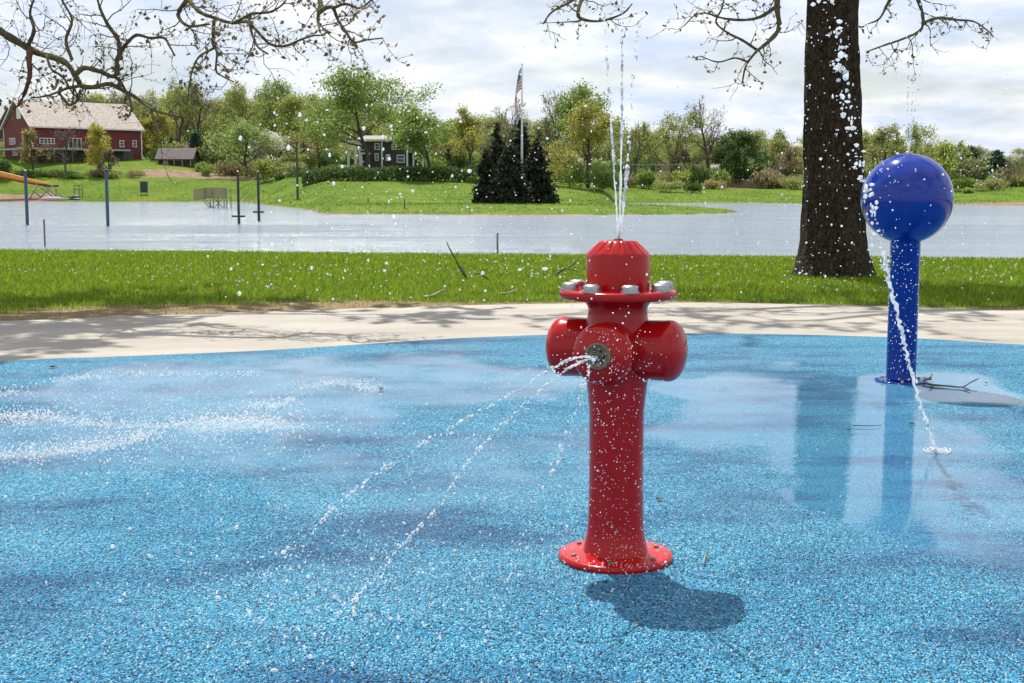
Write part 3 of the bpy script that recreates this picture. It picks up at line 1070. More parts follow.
TREES = [  # name, label, kind, px, top row, width px, distance
    ('bare_tree', 'bare grey tree standing behind the left half of the barn roof', 'bare', 78, 88, 44, 330),
    ('bare_tree', 'bare twiggy tree rising behind the middle of the barn roof ridge', 'bare', 110, 86, 40, 325),
    ('tall_tree', 'thin leafing tree just behind the right gable of the barn', 'sparse', 140, 88, 38, 310),
    ('yellow_tree', 'round bright yellow tree at the right end of the red barn', 'yellow', 158, 112, 36, 285),
    ('tall_tree', 'tall thin tree with scattered pale leaves, right of the bright yellow tree', 'sparselight', 178, 76, 40, 300),
    ('bare_tree', 'tall bare tree with a dark trunk, above the small brown shed', 'bare', 196, 84, 44, 305),
    ('tall_tree', 'tall half-bare tree between the shed and the light green tree', 'sparse', 216, 90, 40, 300),
    ('dark_evergreen', 'small dark evergreen beside the right end of the brown shed', 'bluegreen', 196, 131, 17, 278),
    ('small_tree', 'small pale green tree to the right of the dark evergreen by the shed', 'sparselight', 209, 134, 24, 272),
    ('leafy_tree', 'light green bushy tree standing left of the white blossom tree', 'fresh', 247, 118, 46, 258),
    ('tall_tree', 'tall light tree behind the light green bushy tree', 'sparselight', 244, 84, 44, 290),
    ('tall_tree', 'narrow pale green tree with a rounded top, above the white blossom tree', 'fresh', 273, 79, 30, 295),
    ('blossom_tree', 'white blossom tree on the bank left of the amber tree', 'blossom', 276, 131, 36, 262),
    ('leafy_tree', 'tall yellowish green tree behind the amber tree', 'light', 303, 94, 46, 285),
    ('amber_tree', 'amber tinted tree on the bank left of the dark house', 'amber', 320, 111, 48, 245),
    ('big_tree', 'largest green tree on the far bank, its trunk in front of the dark house', 'mid', 368, 69, 98, 232),
    ('leafy_tree', 'dense green tree with a dark trunk right of the dark house', 'mid', 430, 104, 56, 205),
    ('leafy_tree', 'green tree filling the gap behind the dark house roof', 'light', 408, 112, 46, 275),
    ('yellow_tree', 'tall yellow green tree left of the dark spruces', 'gold', 470, 107, 42, 240),
    ('leafy_tree', 'pale green tree between the yellow green tree and the dark house', 'olive', 450, 118, 34, 255),
    ('bare_tree', 'bare tree behind the flagpole', 'bare', 510, 96, 44, 260),
    ('bare_tree', 'tall bare tree left of the golden round tree', 'bare', 562, 87, 42, 255),
    ('leafy_tree', 'flat topped green tree behind the golden round tree', 'mid', 592, 87, 52, 250),
    ('golden_tree', 'large rounded golden tree right of the dark spruces', 'gold', 588, 103, 64, 212),
    ('bare_tree', 'thin bare tree showing behind the hydrant water jets', 'sparse', 632, 120, 34, 262),
    ('leafy_tree', 'tall open pale green tree left of the tallest bare tree', 'sparselight', 672, 111, 54, 262),
    ('bare_tree', 'tallest bare tree, grey with an upright crown, left of the dark round tree', 'bare', 710, 93, 42, 262),
    ('round_tree', 'dark green round tree on the bank right of the tallest bare tree', 'darkround', 734, 131, 44, 255),
    ('blossom_tree', 'tiny white blossom tree at the foot of the tallest bare tree', 'blossom', 716, 163, 12, 252),
    ('bronze_tree', 'bronze leaved low tree in front of the open pale green tree', 'bronze', 690, 146, 40, 258),
    ('leafy_tree', 'olive tree right of the dark round tree', 'olive', 772, 130, 44, 268),
    ('bronze_tree', 'dull bronze tree just left of the big trunk', 'bronze', 788, 146, 32, 258),
    ('leafy_tree', 'olive green tree just right of the big trunk', 'olive', 872, 124, 52, 240),
    ('willow_tree', 'pale willow-like tree left of the blue ball', 'light', 850, 130, 40, 250),
    ('leafy_tree', 'olive tree with thin top behind the blue ball', 'sparselight', 912, 122, 46, 245),
    ('willow_tree', 'rounded yellow olive tree at the right edge of the blue ball', 'light', 950, 141, 50, 225),
    ('grey_tree', 'grey green many-stemmed tree under the dark pine, right of the blue ball', 'sparse', 982, 154, 46, 218),
    ('bare_tree', 'brown bare thicket tree at the far right beyond the sand strip', 'bare', 1016, 150, 40, 225),
    ('leafy_tree', 'young green tree leaning over the bank left of the golden round tree', 'olive', 548, 118, 30, 262),
]
for i, (nm, lb, kd, px, yt, w, Y) in enumerate(TREES):
    plant_tree(nm, lb, kd, px, yt, w, Y, 100 + i)

# young trees in front of the barn
for i, (lb, kd, px, yt, w, Y) in enumerate([
        ('slim young tree with few orange leaves before the barn corner', 'amber', 34, 128, 24, 252),
        ('slim bare reddish young tree before the barn doors', 'bare', 67, 124, 34, 252),
        ('young tree with yellow leaves before the barn wall', 'yellow', 101, 123, 30, 254),
        ('low reddish sapling before the porch, right of the yellow young tree', 'bronze', 108, 147, 18, 250)]):
    plant_tree('young_tree', lb, kd, px, yt, w, Y, 300 + i)

EV = 'dark spruces round the flagpole'
for i, (lb, px, yt, w, Y, sh) in enumerate([
        ('tallest dark spruce, close beside the flagpole', 521, 117, 42, 147, 0.75),
        ('broad dark spruce at the right end of the spruce clump', 537, 139, 40, 139, 0.7),
        ('pointed dark spruce left of the flagpole', 497, 122, 32, 141, 0.85),
        ('short dark spruce at the left end of the spruce clump', 486, 150, 24, 138, 0.6),
        ('low dark spruce at the front of the spruce clump', 510, 144, 42, 136, 0.6)]):
    plant_conifer(lb, px, yt, w, Y, 500 + i, EV, shape=sh)
plant_conifer('dark pine top standing over the grey green trees at the far right', 970, 146, 40, 235, 520, name='pine_tree', mat='bluegreen', shape=0.5)
plant_conifer('second dark pine, lower, right of the dark pine top', 996, 150, 30, 238, 521, name='pine_tree', mat='bluegreen', shape=0.5)
plant_conifer('dark spruce tip beside the grey outbuilding', 4, 98, 18, 300, 522, mat='bluegreen', shape=0.9)

# the wooded belt behind: trees nobody would tell apart
rb = random.Random(11)
GB = 'trees of the wooded belt behind the far bank'
sky_line = [(-80, 100), (60, 106), (120, 96), (230, 94), (300, 96), (345, 104), (440, 118), (520, 120), (560, 120), (620, 128), (680, 132), (800, 134), (880, 132), (960, 148), (1100, 150)]
i = 0
px = -75.0
kinds = ['sparse', 'olive', 'sparselight', 'light', 'bare', 'olive', 'light', 'sparselight']
while px < 1110:
    kd = kinds[i % len(kinds)]
    yt = lerp_tab(sky_line, px) + rb.uniform(-6, 14)
    plant_tree('woodland_tree', 'slender leafing tree in the wooded belt behind the far bank', kd, px, yt, rb.uniform(34, 52), rb.uniform(330, 400), 700 + i, GB, proto='belt%d' % (i % 8))
    px += rb.uniform(7, 10)
    i += 1
print('belt trees', i)

# shrubs along the bank
BUSH = [
    ('yellowish rounded shrub below the white blossom tree', 'light', 265, 154, 34, 240),
    ('pale olive shrub below the amber tree', 'olive', 300, 157, 36, 238),
    ('dark green shrub at the near edge of the mulched bank', 'dark', 277, 171, 20, 236),
    ('dark shrub between the hedge and the yellowish shrub', 'dark', 296, 169, 24, 232),
    ('dark rounded shrub at the far left above the orange slide', 'dark', 6, 155, 26, 246),
    ('tall dense green shrub under the left side of the golden tree', 'mid', 571, 156, 34, 208),
    ('dense green shrub under the right side of the golden tree', 'mid', 602, 158, 38, 207),
    ('green shrub to the right of the water jets', 'mid', 642, 166, 30, 240),
    ('low rounded olive shrub below the open pale green tree', 'olive', 668, 178, 34, 232),
    ('dark shrub at the foot of the bronze tree', 'dark', 692, 182, 20, 231),
    ('yellow ochre shrub below the tiny white blossom tree', 'amber', 716, 176, 30, 240),
    ('bronze spreading shrub left of the big trunk', 'bronze', 770, 171, 36, 245),
    ('olive spreading shrub beside the big trunk', 'olive', 792, 172, 28, 240),
    ('dense olive shrub right of the big trunk', 'olive', 878, 172, 32, 232),
    ('green mound shrub on the grass at the far right', 'mid', 968, 186, 18, 207),
    ('grey green shrub under the grey many-stemmed tree', 'olive', 990, 175, 36, 212),
    ('small green shrub on the mulched bank by the shed', 'mid', 208, 163, 18, 256),
    ('small purple flowering shrub at the right end of the mulch', 'bronze', 262, 172, 20, 245),
]
for i, (lb, mt, px, yt, w, Y) in enumerate(BUSH):
    plant_bush(lb, mt, px, yt, w, Y, 900 + i)
GS = 'low undergrowth shrubs along the far bank'
i = 0
for row in range(3):
    px = -20.0 + 5 * row
    while px < 1075:
        px += rb.uniform(13, 20)
        front = lerp_tab([(150, 276), (200, 266), (262, 250), (325, 240), (345, 266), (425, 266), (440, 236), (480, 234), (545, 226), (600, 236), (640, 240), (760, 246), (900, 240), (1000, 222), (1060, 216)], px)
        if 5 < px < 148:
            if row: continue
            Y = rb.uniform(247, 251)
        else:
            Y = front + 16 * row + rb.uniform(-2, 9)
        z = far_z(at(px, 190, Y).x, Y)
        base = 191 - (z - H) * F / Y
        yt = base - (rb.uniform(6, 11) if 5 < px < 148 else rb.uniform(11, 20) + 3 * row + (4 if px > 600 else 0))
        plant_bush('low leafy shrub in the undergrowth along the far bank', ['olive', 'mid', 'bronze', 'light', 'dark', 'olive', 'dark', 'mid'][(i * 3 + row) % 8], px, yt, rb.uniform(22, 38), Y, 950 + i, GS, 'undergrowth_shrub', proto='u%d' % ((i * 3 + row) % 8))
        i += 1

# clipped hedge in front of the house
hd = thing('hedge', 'long dark hedge below the dark house', 'hedge', (at(385, 190, 205).x, 205, far_z(at(385, 190, 205).x, 205)))
rg = np.random.default_rng(4)
n = 9000
pxs = 302 + 175 * rg.random(n)
Yh = 205 + rg.normal(0, 1.2, n) - (pxs - 300) * 0.02
cen = np.zeros((n, 3))
for k in range(n):
    X = (pxs[k] - 512) / F * Yh[k] * CP
    z0 = far_z(X, Yh[k])
    hh_ = 2.1 + 0.55 * noise.noise((X * .35, 0, 0)) + 0.3 * noise.noise((X * 1.3, 2, 0))
    cen[k] = (X, Yh[k], z0 + hh_ * rg.random() ** 0.7)
cen -= np.array(hd.location)
V, Fq = leaf_quads(cen, 0.2, rg)
link_mesh('foliage', np_mesh('foliage', V, Fq), LM['dark'], hd)
mb = MB()
for k in range(40):
    px = 304 + 171 * k / 39
    Y = 205 - (px - 300) * .02
    X = (px - 512) / F * Y * CP
    z0 = far_z(X, Y)
    mb.tube([(X, Y, z0 - .1), (X + .2, Y, z0 + 1.3)], [0.06, 0.02], 4, False)
mb.build('stem', 'bark', hd, True)

# far woods that read as one mass
rg = np.random.default_rng(9)
n = 30000
pxs = -140 + 1330 * rg.random(n)
Yw = 400 + 60 * rg.random(n)
Xw = (pxs - 512) / F * Yw * CP
topw = np.array([(191 - lerp_tab([(-140, 130), (250, 132), (450, 140), (620, 150), (800, 154), (1000, 163), (1200, 163)], p)) / F for p in pxs]) * Yw + H
cz = []
for k in range(n):
    z0 = far_z(Xw[k], Yw[k])
    t = topw[k] + 1.6 * noise.noise((Xw[k] * .12, Yw[k] * .12, 0)) + 0.8 * noise.noise((Xw[k] * .5, Yw[k] * .5, 0))
    cz.append(z0 + (t - z0) * rg.random() ** 0.75)
V, Fq = leaf_quads(np.stack([Xw, Yw, np.array(cz)], 1), 0.6, rg)
tag(link_mesh('far_woods', np_mesh('far_woods', V, Fq), LM['olive']), 'olive mass of distant woods', kind='stuff')


# ------------------------------------------------------------------ barn
P0 = Vector((at(32, 150, 262).x, 262, 0))
P1 = Vector((at(142, 150, 278).x, 278, 0))
ux = (P1 - P0); BL = ux.length; ux.normalize()
uy = Vector((-ux.y, ux.x, 0))
BW = 14.0
zE = zpix(262, 125.5)
zB = zE - 6.0          # main floor
zR = zpix(266.5, 100.5)
zG = far_z(P0.x, P0.y) - 1.5
bxf = lambda p: P0 + ux * p.x + uy * p.y + Vector((0, 0, p.z))


def barn_hit(px, py):
    """(along, height) where the pixel's ray meets the long front wall."""
    a, b_ = at(px, py, 200), at(px, py, 300)
    d = b_ - a
    n_ = uy
    t = (P0 - a).dot(n_) / d.dot(n_)
    p = a + d * t
    return (p - P0).dot(ux), p.z


def gable_hit(px, py):
    a, b_ = at(px, py, 200), at(px, py, 300)
    d = b_ - a
    t = (P0 - a).dot(ux) / d.dot(ux)
    p = a + d * t
    return (p - P0).dot(uy), p.z


barn = thing('barn', 'big red barn with a pale roof above the far bank', 'barn', P0 + Vector((0, 0, zB)))
mb = MB(bxf)
h2 = BW / 2
mb.prism([(0, 0, zG), (0, BW, zG), (0, BW, zE), (0, h2, zR - .2), (0, 0, zE)], [(BL, 0, zG), (BL, BW, zG), (BL, BW, zE), (BL, h2, zR - .2), (BL, 0, zE)])
mb.build('wall', 'barn_red', barn)
m, nt, b = new_mat('pale_wood_shingles')
v = coords(nt)
f1 = noise_tex(nt, v, 2.6, 6, 0.75)
rc = ramp(nt, f1, [(0.35, (0.22, 0.17, 0.14)), (0.5, (0.44, 0.38, 0.33)), (0.68, (0.60, 0.54, 0.48))])
nt.links.new(rc.outputs['Color'], b.inputs['Base Color'])
b.inputs['Roughness'].default_value = 0.9
M['barn_roof'] = m
rf = MB(bxf)
sl = (zR - zE) / h2
for sgn, y0 in ((1, -0.55), (-1, BW + 0.55)):
    ye = y0
    ze = zE - 0.55 * sl
    a = [(-0.5, ye, ze), (-0.5, h2, zR), (-0.5, h2, zR + .32), (-0.5, ye, ze + .32)]
    rf.prism(a, [(BL + .5, y, z) for _, y, z in a])
rf.build('roof', 'barn_roof', barn)
tr = MB(bxf)
for s, y in ((-0.06, -0.06), (BL - 0.16, -0.06), (-0.06, BW - 0.1)):
    tr.box((s, y, zB - 2), (s + 0.22, y + 0.22, zE - .05))
for y0, z0, y1, z1 in ((-0.55, zE - .55 * sl - .02, h2, zR - .02), (BW + .55, zE - .55 * sl - .02, h2, zR - .02)):
    tr.prism([(-.56, y0, z0), (-.56, y1, z1), (-.56, y1, z1 + .36), (-.56, y0, z0 + .36)], [(-.505, y0, z0), (-.505, y1, z1), (-.505, y1, z1 + .36), (-.505, y0, z0 + .36)])
tr.box((-.5, -.62, zE - .55 * sl + .02), (BL + .5, -.553, zE - .55 * sl + .3))
tr.build('trim', 'white', barn)


def barn_window(s0, s1, z0, z1, nx, label=None, name='window', face='long', fr=0.14):
    w = MB(bxf)
    g = MB(bxf)
    def bx(mbx, a0, a1, c0, c1, d0, d1):
        if face == 'long': mbx.box((a0, d0, c0), (a1, d1, c1))
        else: mbx.box((d0, a0, c0), (d1, a1, c1))
    bx(w, s0 - fr, s1 + fr, z1, z1 + fr, -.10, .02)
    bx(w, s0 - fr, s1 + fr, z0 - fr, z0, -.10, .02)
    for k in range(nx + 1):
        x = s0 + (s1 - s0) * k / nx
        ww = fr if k in (0, nx) else fr * .6
        bx(w, x - ww, x + (0 if k == nx else ww) if k else x, z0, z1, -.09, .02)
    if name == 'window' and z1 - z0 < 3:
        bx(w, s0 + .001, s1 - .001, (z0 + z1) / 2 - .04, (z0 + z1) / 2 + .04, -.075, .015)
    bx(g, s0 - .02, s1 + .02, z0 - .02, z1 + .02, -.04, .012)
    o = w.build(name, 'white', barn)
    g.build('pane', 'glass', o)
    return o


for (a, bq, nx, nm) in (((40, 138.5), (54.5, 143.5), 4, 'window'), ((68.5, 138.5), (81.5, 148), 3, 'door'), ((120, 141), (124, 146.5), 1, 'window'), ((133, 141), (136.5, 146.5), 1, 'window')):
    s0, z1 = barn_hit(*a); s1, z0 = barn_hit(*bq)
    barn_window(s0, s1, z0, z1, nx, name=nm)
s0, z1 = barn_hit(97, 136.5); s1, z0 = barn_hit(106, 148)
o = barn_window(s0, s1, z0, z1, 1, name='door', fr=.1)
s0, z1 = gable_hit(20.6, 107.5); s1, z0 = gable_hit(17, 119)
mb = MB(bxf); mb.box((-.09, s0, z0), (.02, s1, z1)); mb.build('loft_shutter', 'white', barn)
for a, bq in (((15, 138.5), (10, 144)), ((28, 138), (23, 144)), ((17.5, 150.5), (13, 155))):
    s0, z1 = gable_hit(*a); s1, z0 = gable_hit(*bq)
    barn_window(s0, s1, z0, z1, 2, face='gable')
# porch deck and lower storey
s_, zd = barn_hit(60, 148.5)
pd = MB(bxf)
pd.box((-1.0, -3.4, zd - .35), (BL * .82, -.003, zd))
pd.box((-2.4, -3.4, zd - .35), (-1.003, BW * .9, zd - .02))
pd.build('porch_deck', 'porch_grey', barn)
ps = MB(bxf)
for k in range(6):
    s = -0.7 + (BL * .82) * k / 5.2
    ps.box((s, -3.3, zG), (s + .3, -3.0, zd - .352))
ps.build('porch_post', 'cellar', barn)
cl_ = MB(bxf)
cl_.box((2.2, -.9, zG), (BL * .9, -.006, zd - .36))
cl_.build('cellar_wall', 'cellar', barn)

# grey outbuilding at the far left, behind the barn
gx = at(-6, 150, 292)
hb = thing('outbuilding', 'dark grey outbuilding just behind the left gable of the barn', 'building', (gx.x, 292, far_z(gx.x, 292)))
w = 5.2
zt = zpix(292, 120); zr = zpix(292, 107); z0 = hb.location.z - 1
mb = MB(); mb.prism([(gx.x - 6, 289, z0), (gx.x - 6, 297, z0), (gx.x - 6, 297, zt), (gx.x - 6, 293, zr - .2), (gx.x - 6, 289, zt)],
                    [(gx.x + 2.6, 289, z0), (gx.x + 2.6, 297, z0), (gx.x + 2.6, 297, zt), (gx.x + 2.6, 293, zr - .2), (gx.x + 2.6, 289, zt)])
mb.build('wall', 'dark_shingle', hb)
mb = MB()
for y0, in ((288.5,), (297.5,)):
    zz = zt - .5 * (zr - zt) / 4
    mb.prism([(gx.x - 6.4, y0, zz), (gx.x - 6.4, 293, zr), (gx.x - 6.4, 293, zr + .25), (gx.x - 6.4, y0, zz + .25)], [(gx.x + 3, y0, zz), (gx.x + 3, 293, zr), (gx.x + 3, 293, zr + .25), (gx.x + 3, y0, zz + .25)])
mb.build('roof', 'porch_grey', hb)
mb = MB(); mb.box((gx.x + .6, 288.93, zt - 3.4), (gx.x + 1.6, 289.02, zt - 1.9)); mb.build('window', 'glass', hb)

# small brown shed
Ys = 268
sx0, sx1 = at(158, 160, Ys).x, at(192, 160, Ys).x
zt, zr, z0 = zpix(Ys, 157), zpix(Ys, 148.5), far_z(sx0, Ys) - .6
sh = thing('shed', 'small brown roofed shed on the bank right of the barn', 'shed', ((sx0 + sx1) / 2, Ys, z0 + .6))
zb_ = z0
mb = MB()
mb.prism([(sx0, Ys, zb_), (sx0, Ys + 5, zb_), (sx0, Ys + 5, zt), (sx0, Ys + 2.5, zr - .12), (sx0, Ys, zt)], [(sx1, Ys, zb_), (sx1, Ys + 5, zb_), (sx1, Ys + 5, zt), (sx1, Ys + 2.5, zr - .12), (sx1, Ys, zt)])
mb.build('wall', 'dark_shingle', sh)
mb = MB()
sl_ = (zr - zt) / 2.5
for y0 in (Ys - .9, Ys + 5.6):
    zz = zt - (.9 if y0 < Ys else .6) * sl_
    mb.prism([(sx0 - .5, y0, zz), (sx0 - .5, Ys + 2.5, zr), (sx0 - .5, Ys + 2.5, zr + .2), (sx0 - .5, y0, zz + .2)], [(sx1 + .5, y0, zz), (sx1 + .5, Ys + 2.5, zr), (sx1 + .5, Ys + 2.5, zr + .2), (sx1 + .5, y0, zz + .2)])
mb.build('roof', 'brown_roof', sh)
for k in range(5):
    x = sx0 + .15 + (sx1 - sx0 - .3) * k / 4
    mb = MB(); mb.box((x - .12, Ys - .75, zb_), (x + .12, Ys - .5, zt - .72 * sl_)); mb.build('post', 'tan_wall', sh)
mb = MB(); mb.box((sx0 + 1.0, Ys - .05, zb_ + .3), (sx0 + 2.1, Ys + .03, zt - .2)); d_ = mb.build('door', 'white', sh)
mb = MB(); mb.box((sx0 + 2.0, Ys - .12, zb_ + 1.2), (sx0 + 2.06, Ys - .051, zb_ + 1.4)); mb.build('handle', 'pole_black', d_)
mb = MB(); mb.box((sx0 + 3.4, Ys - .05, zb_ + 1.2), (sx0 + 6, Ys + .03, zt - .3)); w_ = mb.build('window', 'glass', sh)

# dark house with white trim
Yo = 246
hx = lambda px: at(px, 160, Yo).x
hz = lambda py: zpix(Yo, py)
x0, x1 = hx(359), hx(408)
zg = far_z((x0 + x1) / 2, Yo) - .8
ho = thing('house', 'dark shingled house with white trim behind the hedge', 'house', ((x0 + x1) / 2, Yo, zg + .8))
mb = MB(); mb.box((x0, Yo, zg), (x1, Yo + 9, hz(141.5))); mb.build('wall', 'dark_shingle', ho)
mb = MB(); mb.box((x0 - .5, Yo - .5, hz(141.3)), (x1 + .5, Yo - .003, hz(139.6))); mb.box((x0 - .5, Yo, hz(141.3)), (x0 - .003, Yo + 9, hz(139.6)))
mb.box((x0 - .02, Yo - .06, zg), (x0 + .3, Yo + .02, hz(141.6))); mb.box((x1 - .3, Yo - .06, zg), (x1 + .02, Yo + .02, hz(141.6)))
xm = hx(382); mb.box((xm - .15, Yo - .07, zg), (xm + .15, Yo + .02, hz(141.6)))
mb.build('trim', 'white', ho)
mb = MB()
zz, zr = hz(139.5), hz(134.5)
mb.prism([(x0 - .6, Yo - .6, zz), (x0 + .2, Yo + 4.5, zr), (x1 - .2, Yo + 4.5, zr), (x1 + .6, Yo - .6, zz)], [(x0 - .6, Yo + 9.6, zz), (x0 + .2, Yo + 4.6, zr), (x1 - .2, Yo + 4.6, zr), (x1 + .6, Yo + 9.6, zz)])
mb.build('roof', 'grey_wood', ho)


def house_window(a, b_, nm='window'):
    X0, X1, Z0, Z1 = hx(a[0]), hx(b_[0]), hz(b_[1]), hz(a[1])
    w = MB(); f = .14
    w.box((X0 - f, Yo - .1, Z0 - f), (X0, Yo + .02, Z1 + f)); w.box((X1, Yo - .1, Z0 - f), (X1 + f, Yo + .02, Z1 + f))
    w.box((X0, Yo - .1, Z1), (X1, Yo + .02, Z1 + f)); w.box((X0, Yo - .1, Z0 - f), (X1, Yo + .02, Z0)); w.box((X0, Yo - .08, (Z0 + Z1) / 2 - .05), (X1, Yo + .02, (Z0 + Z1) / 2 + .05))
    o = w.build(nm, 'white', ho)
    g = MB(); g.box((X0 - .02, Yo - .04, Z0 - .02), (X1 + .02, Yo + .015, Z1 + .02)); g.build('pane', 'glass', o)


for a, b_ in (((361, 144.5), (364, 149.5)), ((375.5, 144), (379, 149)), ((392.5, 144.5), (396, 149)), ((386.5, 155.5), (389.5, 160)), ((397.5, 155.5), (404, 162)), ((375.5, 154), (378, 160))):
    house_window(a, b_)
mb = MB()
for px in (350.5, 357.5):
    mb.box((hx(px) - .22, Yo - 3.2, zg), (hx(px) + .22, Yo - 2.8, hz(143)))
for px in (362.5, 369.5):
    mb.box((hx(px) - .2, Yo - 2.2, zg), (hx(px) + .2, Yo - 1.8, hz(154.5)))
mb.build('porch_column', 'white', ho)
mb = MB(); mb.box((hx(349.5), Yo - 3.4, hz(143)), (hx(359) - .6, Yo + 3, hz(141.2))); mb.box((hx(361.5), Yo - 2.4, hz(154.3)), (hx(371), Yo - .11, hz(153)))
mb.build('porch_roof', 'white', ho)
mb = MB(); mb.box((x1 + .003, Yo + 1.5, zg), (hx(426), Yo + 8, hz(153))); mb.build('side_wing', 'dark_shingle', ho)
mb = MB(); mb.box((x1 + .01, Yo + .9, hz(152.8)), (hx(427), Yo + 8.3, hz(151.4))); mb.build('side_wing_roof', 'grey_wood', ho)
for px in (413, 422.5):
    mb = MB(); mb.box((hx(px) - .18, Yo + 1.0, zg), (hx(px) + .18, Yo + 1.3, hz(153))); mb.build('porch_column', 'white', ho)

# low stone wall at the foot of the house, white rail on the bank, tan wall
def bank_wall(name, label, pxa, pxb, Y, ya, yb, mat, cat='wall'):
    a, b_ = at(pxa, ya, Y), at(pxb, ya, Y)
    z0 = min(far_z(a.x, Y), far_z(b_.x, Y)) - .3
    mb = MB(); mb.box((a.x, Y, z0), (b_.x, Y + .5, a.z - .12))
    o = thing(name, label, cat, ((a.x + b_.x) / 2, Y, z0 + .3))
    mb.build('wall_face', mat, o)
    mb = MB(); mb.box((a.x - .1, Y - .08, a.z - .12), (b_.x + .1, Y + .58, a.z)); mb.build('coping', 'porch_grey', o)


bank_wall('stone_wall', 'low pale stone wall below the dark round tree', 728, 762, 250, 179.5, 184, 'tan_wall')
Yr = 248
rl = thing('guard_rail', 'long white rail across the bank left of the bronze tree', 'railing', (at(655, 165, Yr).x, Yr, far_z(at(655, 165, Yr).x, Yr)))
for py in (164.8,):
    mb = MB(); a, b_ = at(628, py, Yr), at(684, py, Yr); mb.box((a.x, Yr, a.z - .06), (b_.x, Yr + .1, a.z + .06)); mb.build('rail', 'porch_grey', rl)
for px in (630, 643, 656, 669, 682):
    mb = MB(); a = at(px, 164, Yr); mb.box((a.x - .09, Yr + .103, far_z(a.x, Yr) - .3), (a.x + .09, Yr + .25, a.z)); mb.build('post', 'grey_wood', rl)


# ------------------------------------------------------------------ things by the far shore
def post(name, label, px, ytop, ybase, dpx, mat, zbase=LAKE - 0.6, group=None, cat='post', cross=None, cap=True, tip=None):
    Y = (H - LAKE) * F / (ybase - 191.05)
    b_ = at(px, ybase, Y); t = at(px, ytop, Y)
    r = dpx / F * Y / 2
    o = thing(name, label, cat, (b_.x, Y, LAKE), 0, group)
    mb = MB(); mb.lathe([(r, zbase - LAKE), (r, t.z - LAKE - r), (r * .8, t.z - LAKE)], 14)
    mb.build('shaft', mat, o, True, local=True, sharp=40)
    if cap:
        mb = MB(); mb.lathe([(r * 1.25, t.z - LAKE + .002), (r * 1.25, t.z - LAKE + r * .7), (r * .5, t.z - LAKE + r * 1.3)], 14)
        mb.build('cap', 'pole_black', o, True, local=True, sharp=40)
    if cross:
        cz_ = at(px, cross[0], Y).z - LAKE
        w_ = cross[1] / F * Y / 2
        mb = MB(); mb.box((-w_, -r - .06, cz_ - .05), (w_, -r + .02, cz_ + .05)); mb.build('crossbar', mat, o, local=True)
    if tip:
        tz = at(px, tip, Y).z - LAKE
        mb = MB(); mb.tube([(0, 0, t.z - LAKE + r), (0, 0, tz)], [r * .35, r * .2], 8); mb.build('finial', mat, o, True, local=True)
    return o


post('mooring_post', 'plain blue grey post in the lake below the orange slide', 27.5, 172, 224.5, 3.2, 'pole_blue')
post('mooring_post', 'blue grey post with a thin finial standing in the lake below the barn', 108, 171, 225.5, 3.2, 'pole_blue', tip=164.5)
post('mooring_post', 'black post with a low crossbar, nearer of the two in the lake', 239, 172.5, 223.5, 2.6, 'pole_black', cross=(216.3, 13))
post('mooring_post', 'black post with a low crossbar, farther of the two in the lake', 259, 172.5, 221, 2.6, 'pole_black', cross=(212, 11))
for nm, lb, px, yt, yb, d in (('stake', 'thin grey stake in the water near the left blue grey post', 45, 219.5, 246, 1.7), ('stake', 'thin grey stake in the water beyond the dead sticks on the lawn', 497.5, 233, 256, 1.9)):
    post(nm, lb, px, yt, yb, d, 'stake', cap=False, cat='stake')
# lamp-like pole on the spit
Y = 178
X = at(297.5, 190, Y).x
zb_ = far_z(X, Y)
o = thing('tall_pole', 'tall thin dark green pole on the grass below the amber tree', 'pole', (X, Y, zb_))
t = zpix(Y, 143) - zb_
mb = MB(); mb.lathe([(.16, -.4), (.16, t * .5), (.11, t)], 12); mb.build('shaft', 'pole_green', o, True, True, 40)
mb = MB(); mb.lathe([(.15, t + .002), (.19, t + .1), (.08, t + .25)], 12); mb.build('cap', 'pole_black', o, True, True, 40)
mb = MB(); mb.lathe([(.3, -.02), (.3, .12), (.2, .2)], 12); mb.build('base', 'pole_green', o, True, True, 40)
# short marker posts on the spit edge
for lb, px, Y, hh_ in (('short wooden marker post on the grass spit left of the spruces', 404.5, 112, 0.85), ('short wooden marker post on the grass between spit and bank', 368, 142, 0.6)):
    X = at(px, 190, Y).x; zb_ = far_z(X, Y)
    o = thing('marker_post', lb, 'post', (X, Y, zb_))
    mb = MB(); mb.prism([(-.06, -.06, -.3), (.06, -.06, -.3), (.06, .06, -.3), (-.06, .06, -.3)], [(-.05, -.05, hh_), (.05, -.05, hh_), (.05, .05, hh_), (-.05, .05, hh_)]); mb.build('shaft', 'stake', o, local=True)
    mb = MB(); mb.box((-.07, -.07, hh_ + .002), (.07, .07, hh_ + .05)); mb.build('cap', 'grey_wood', o, local=True)

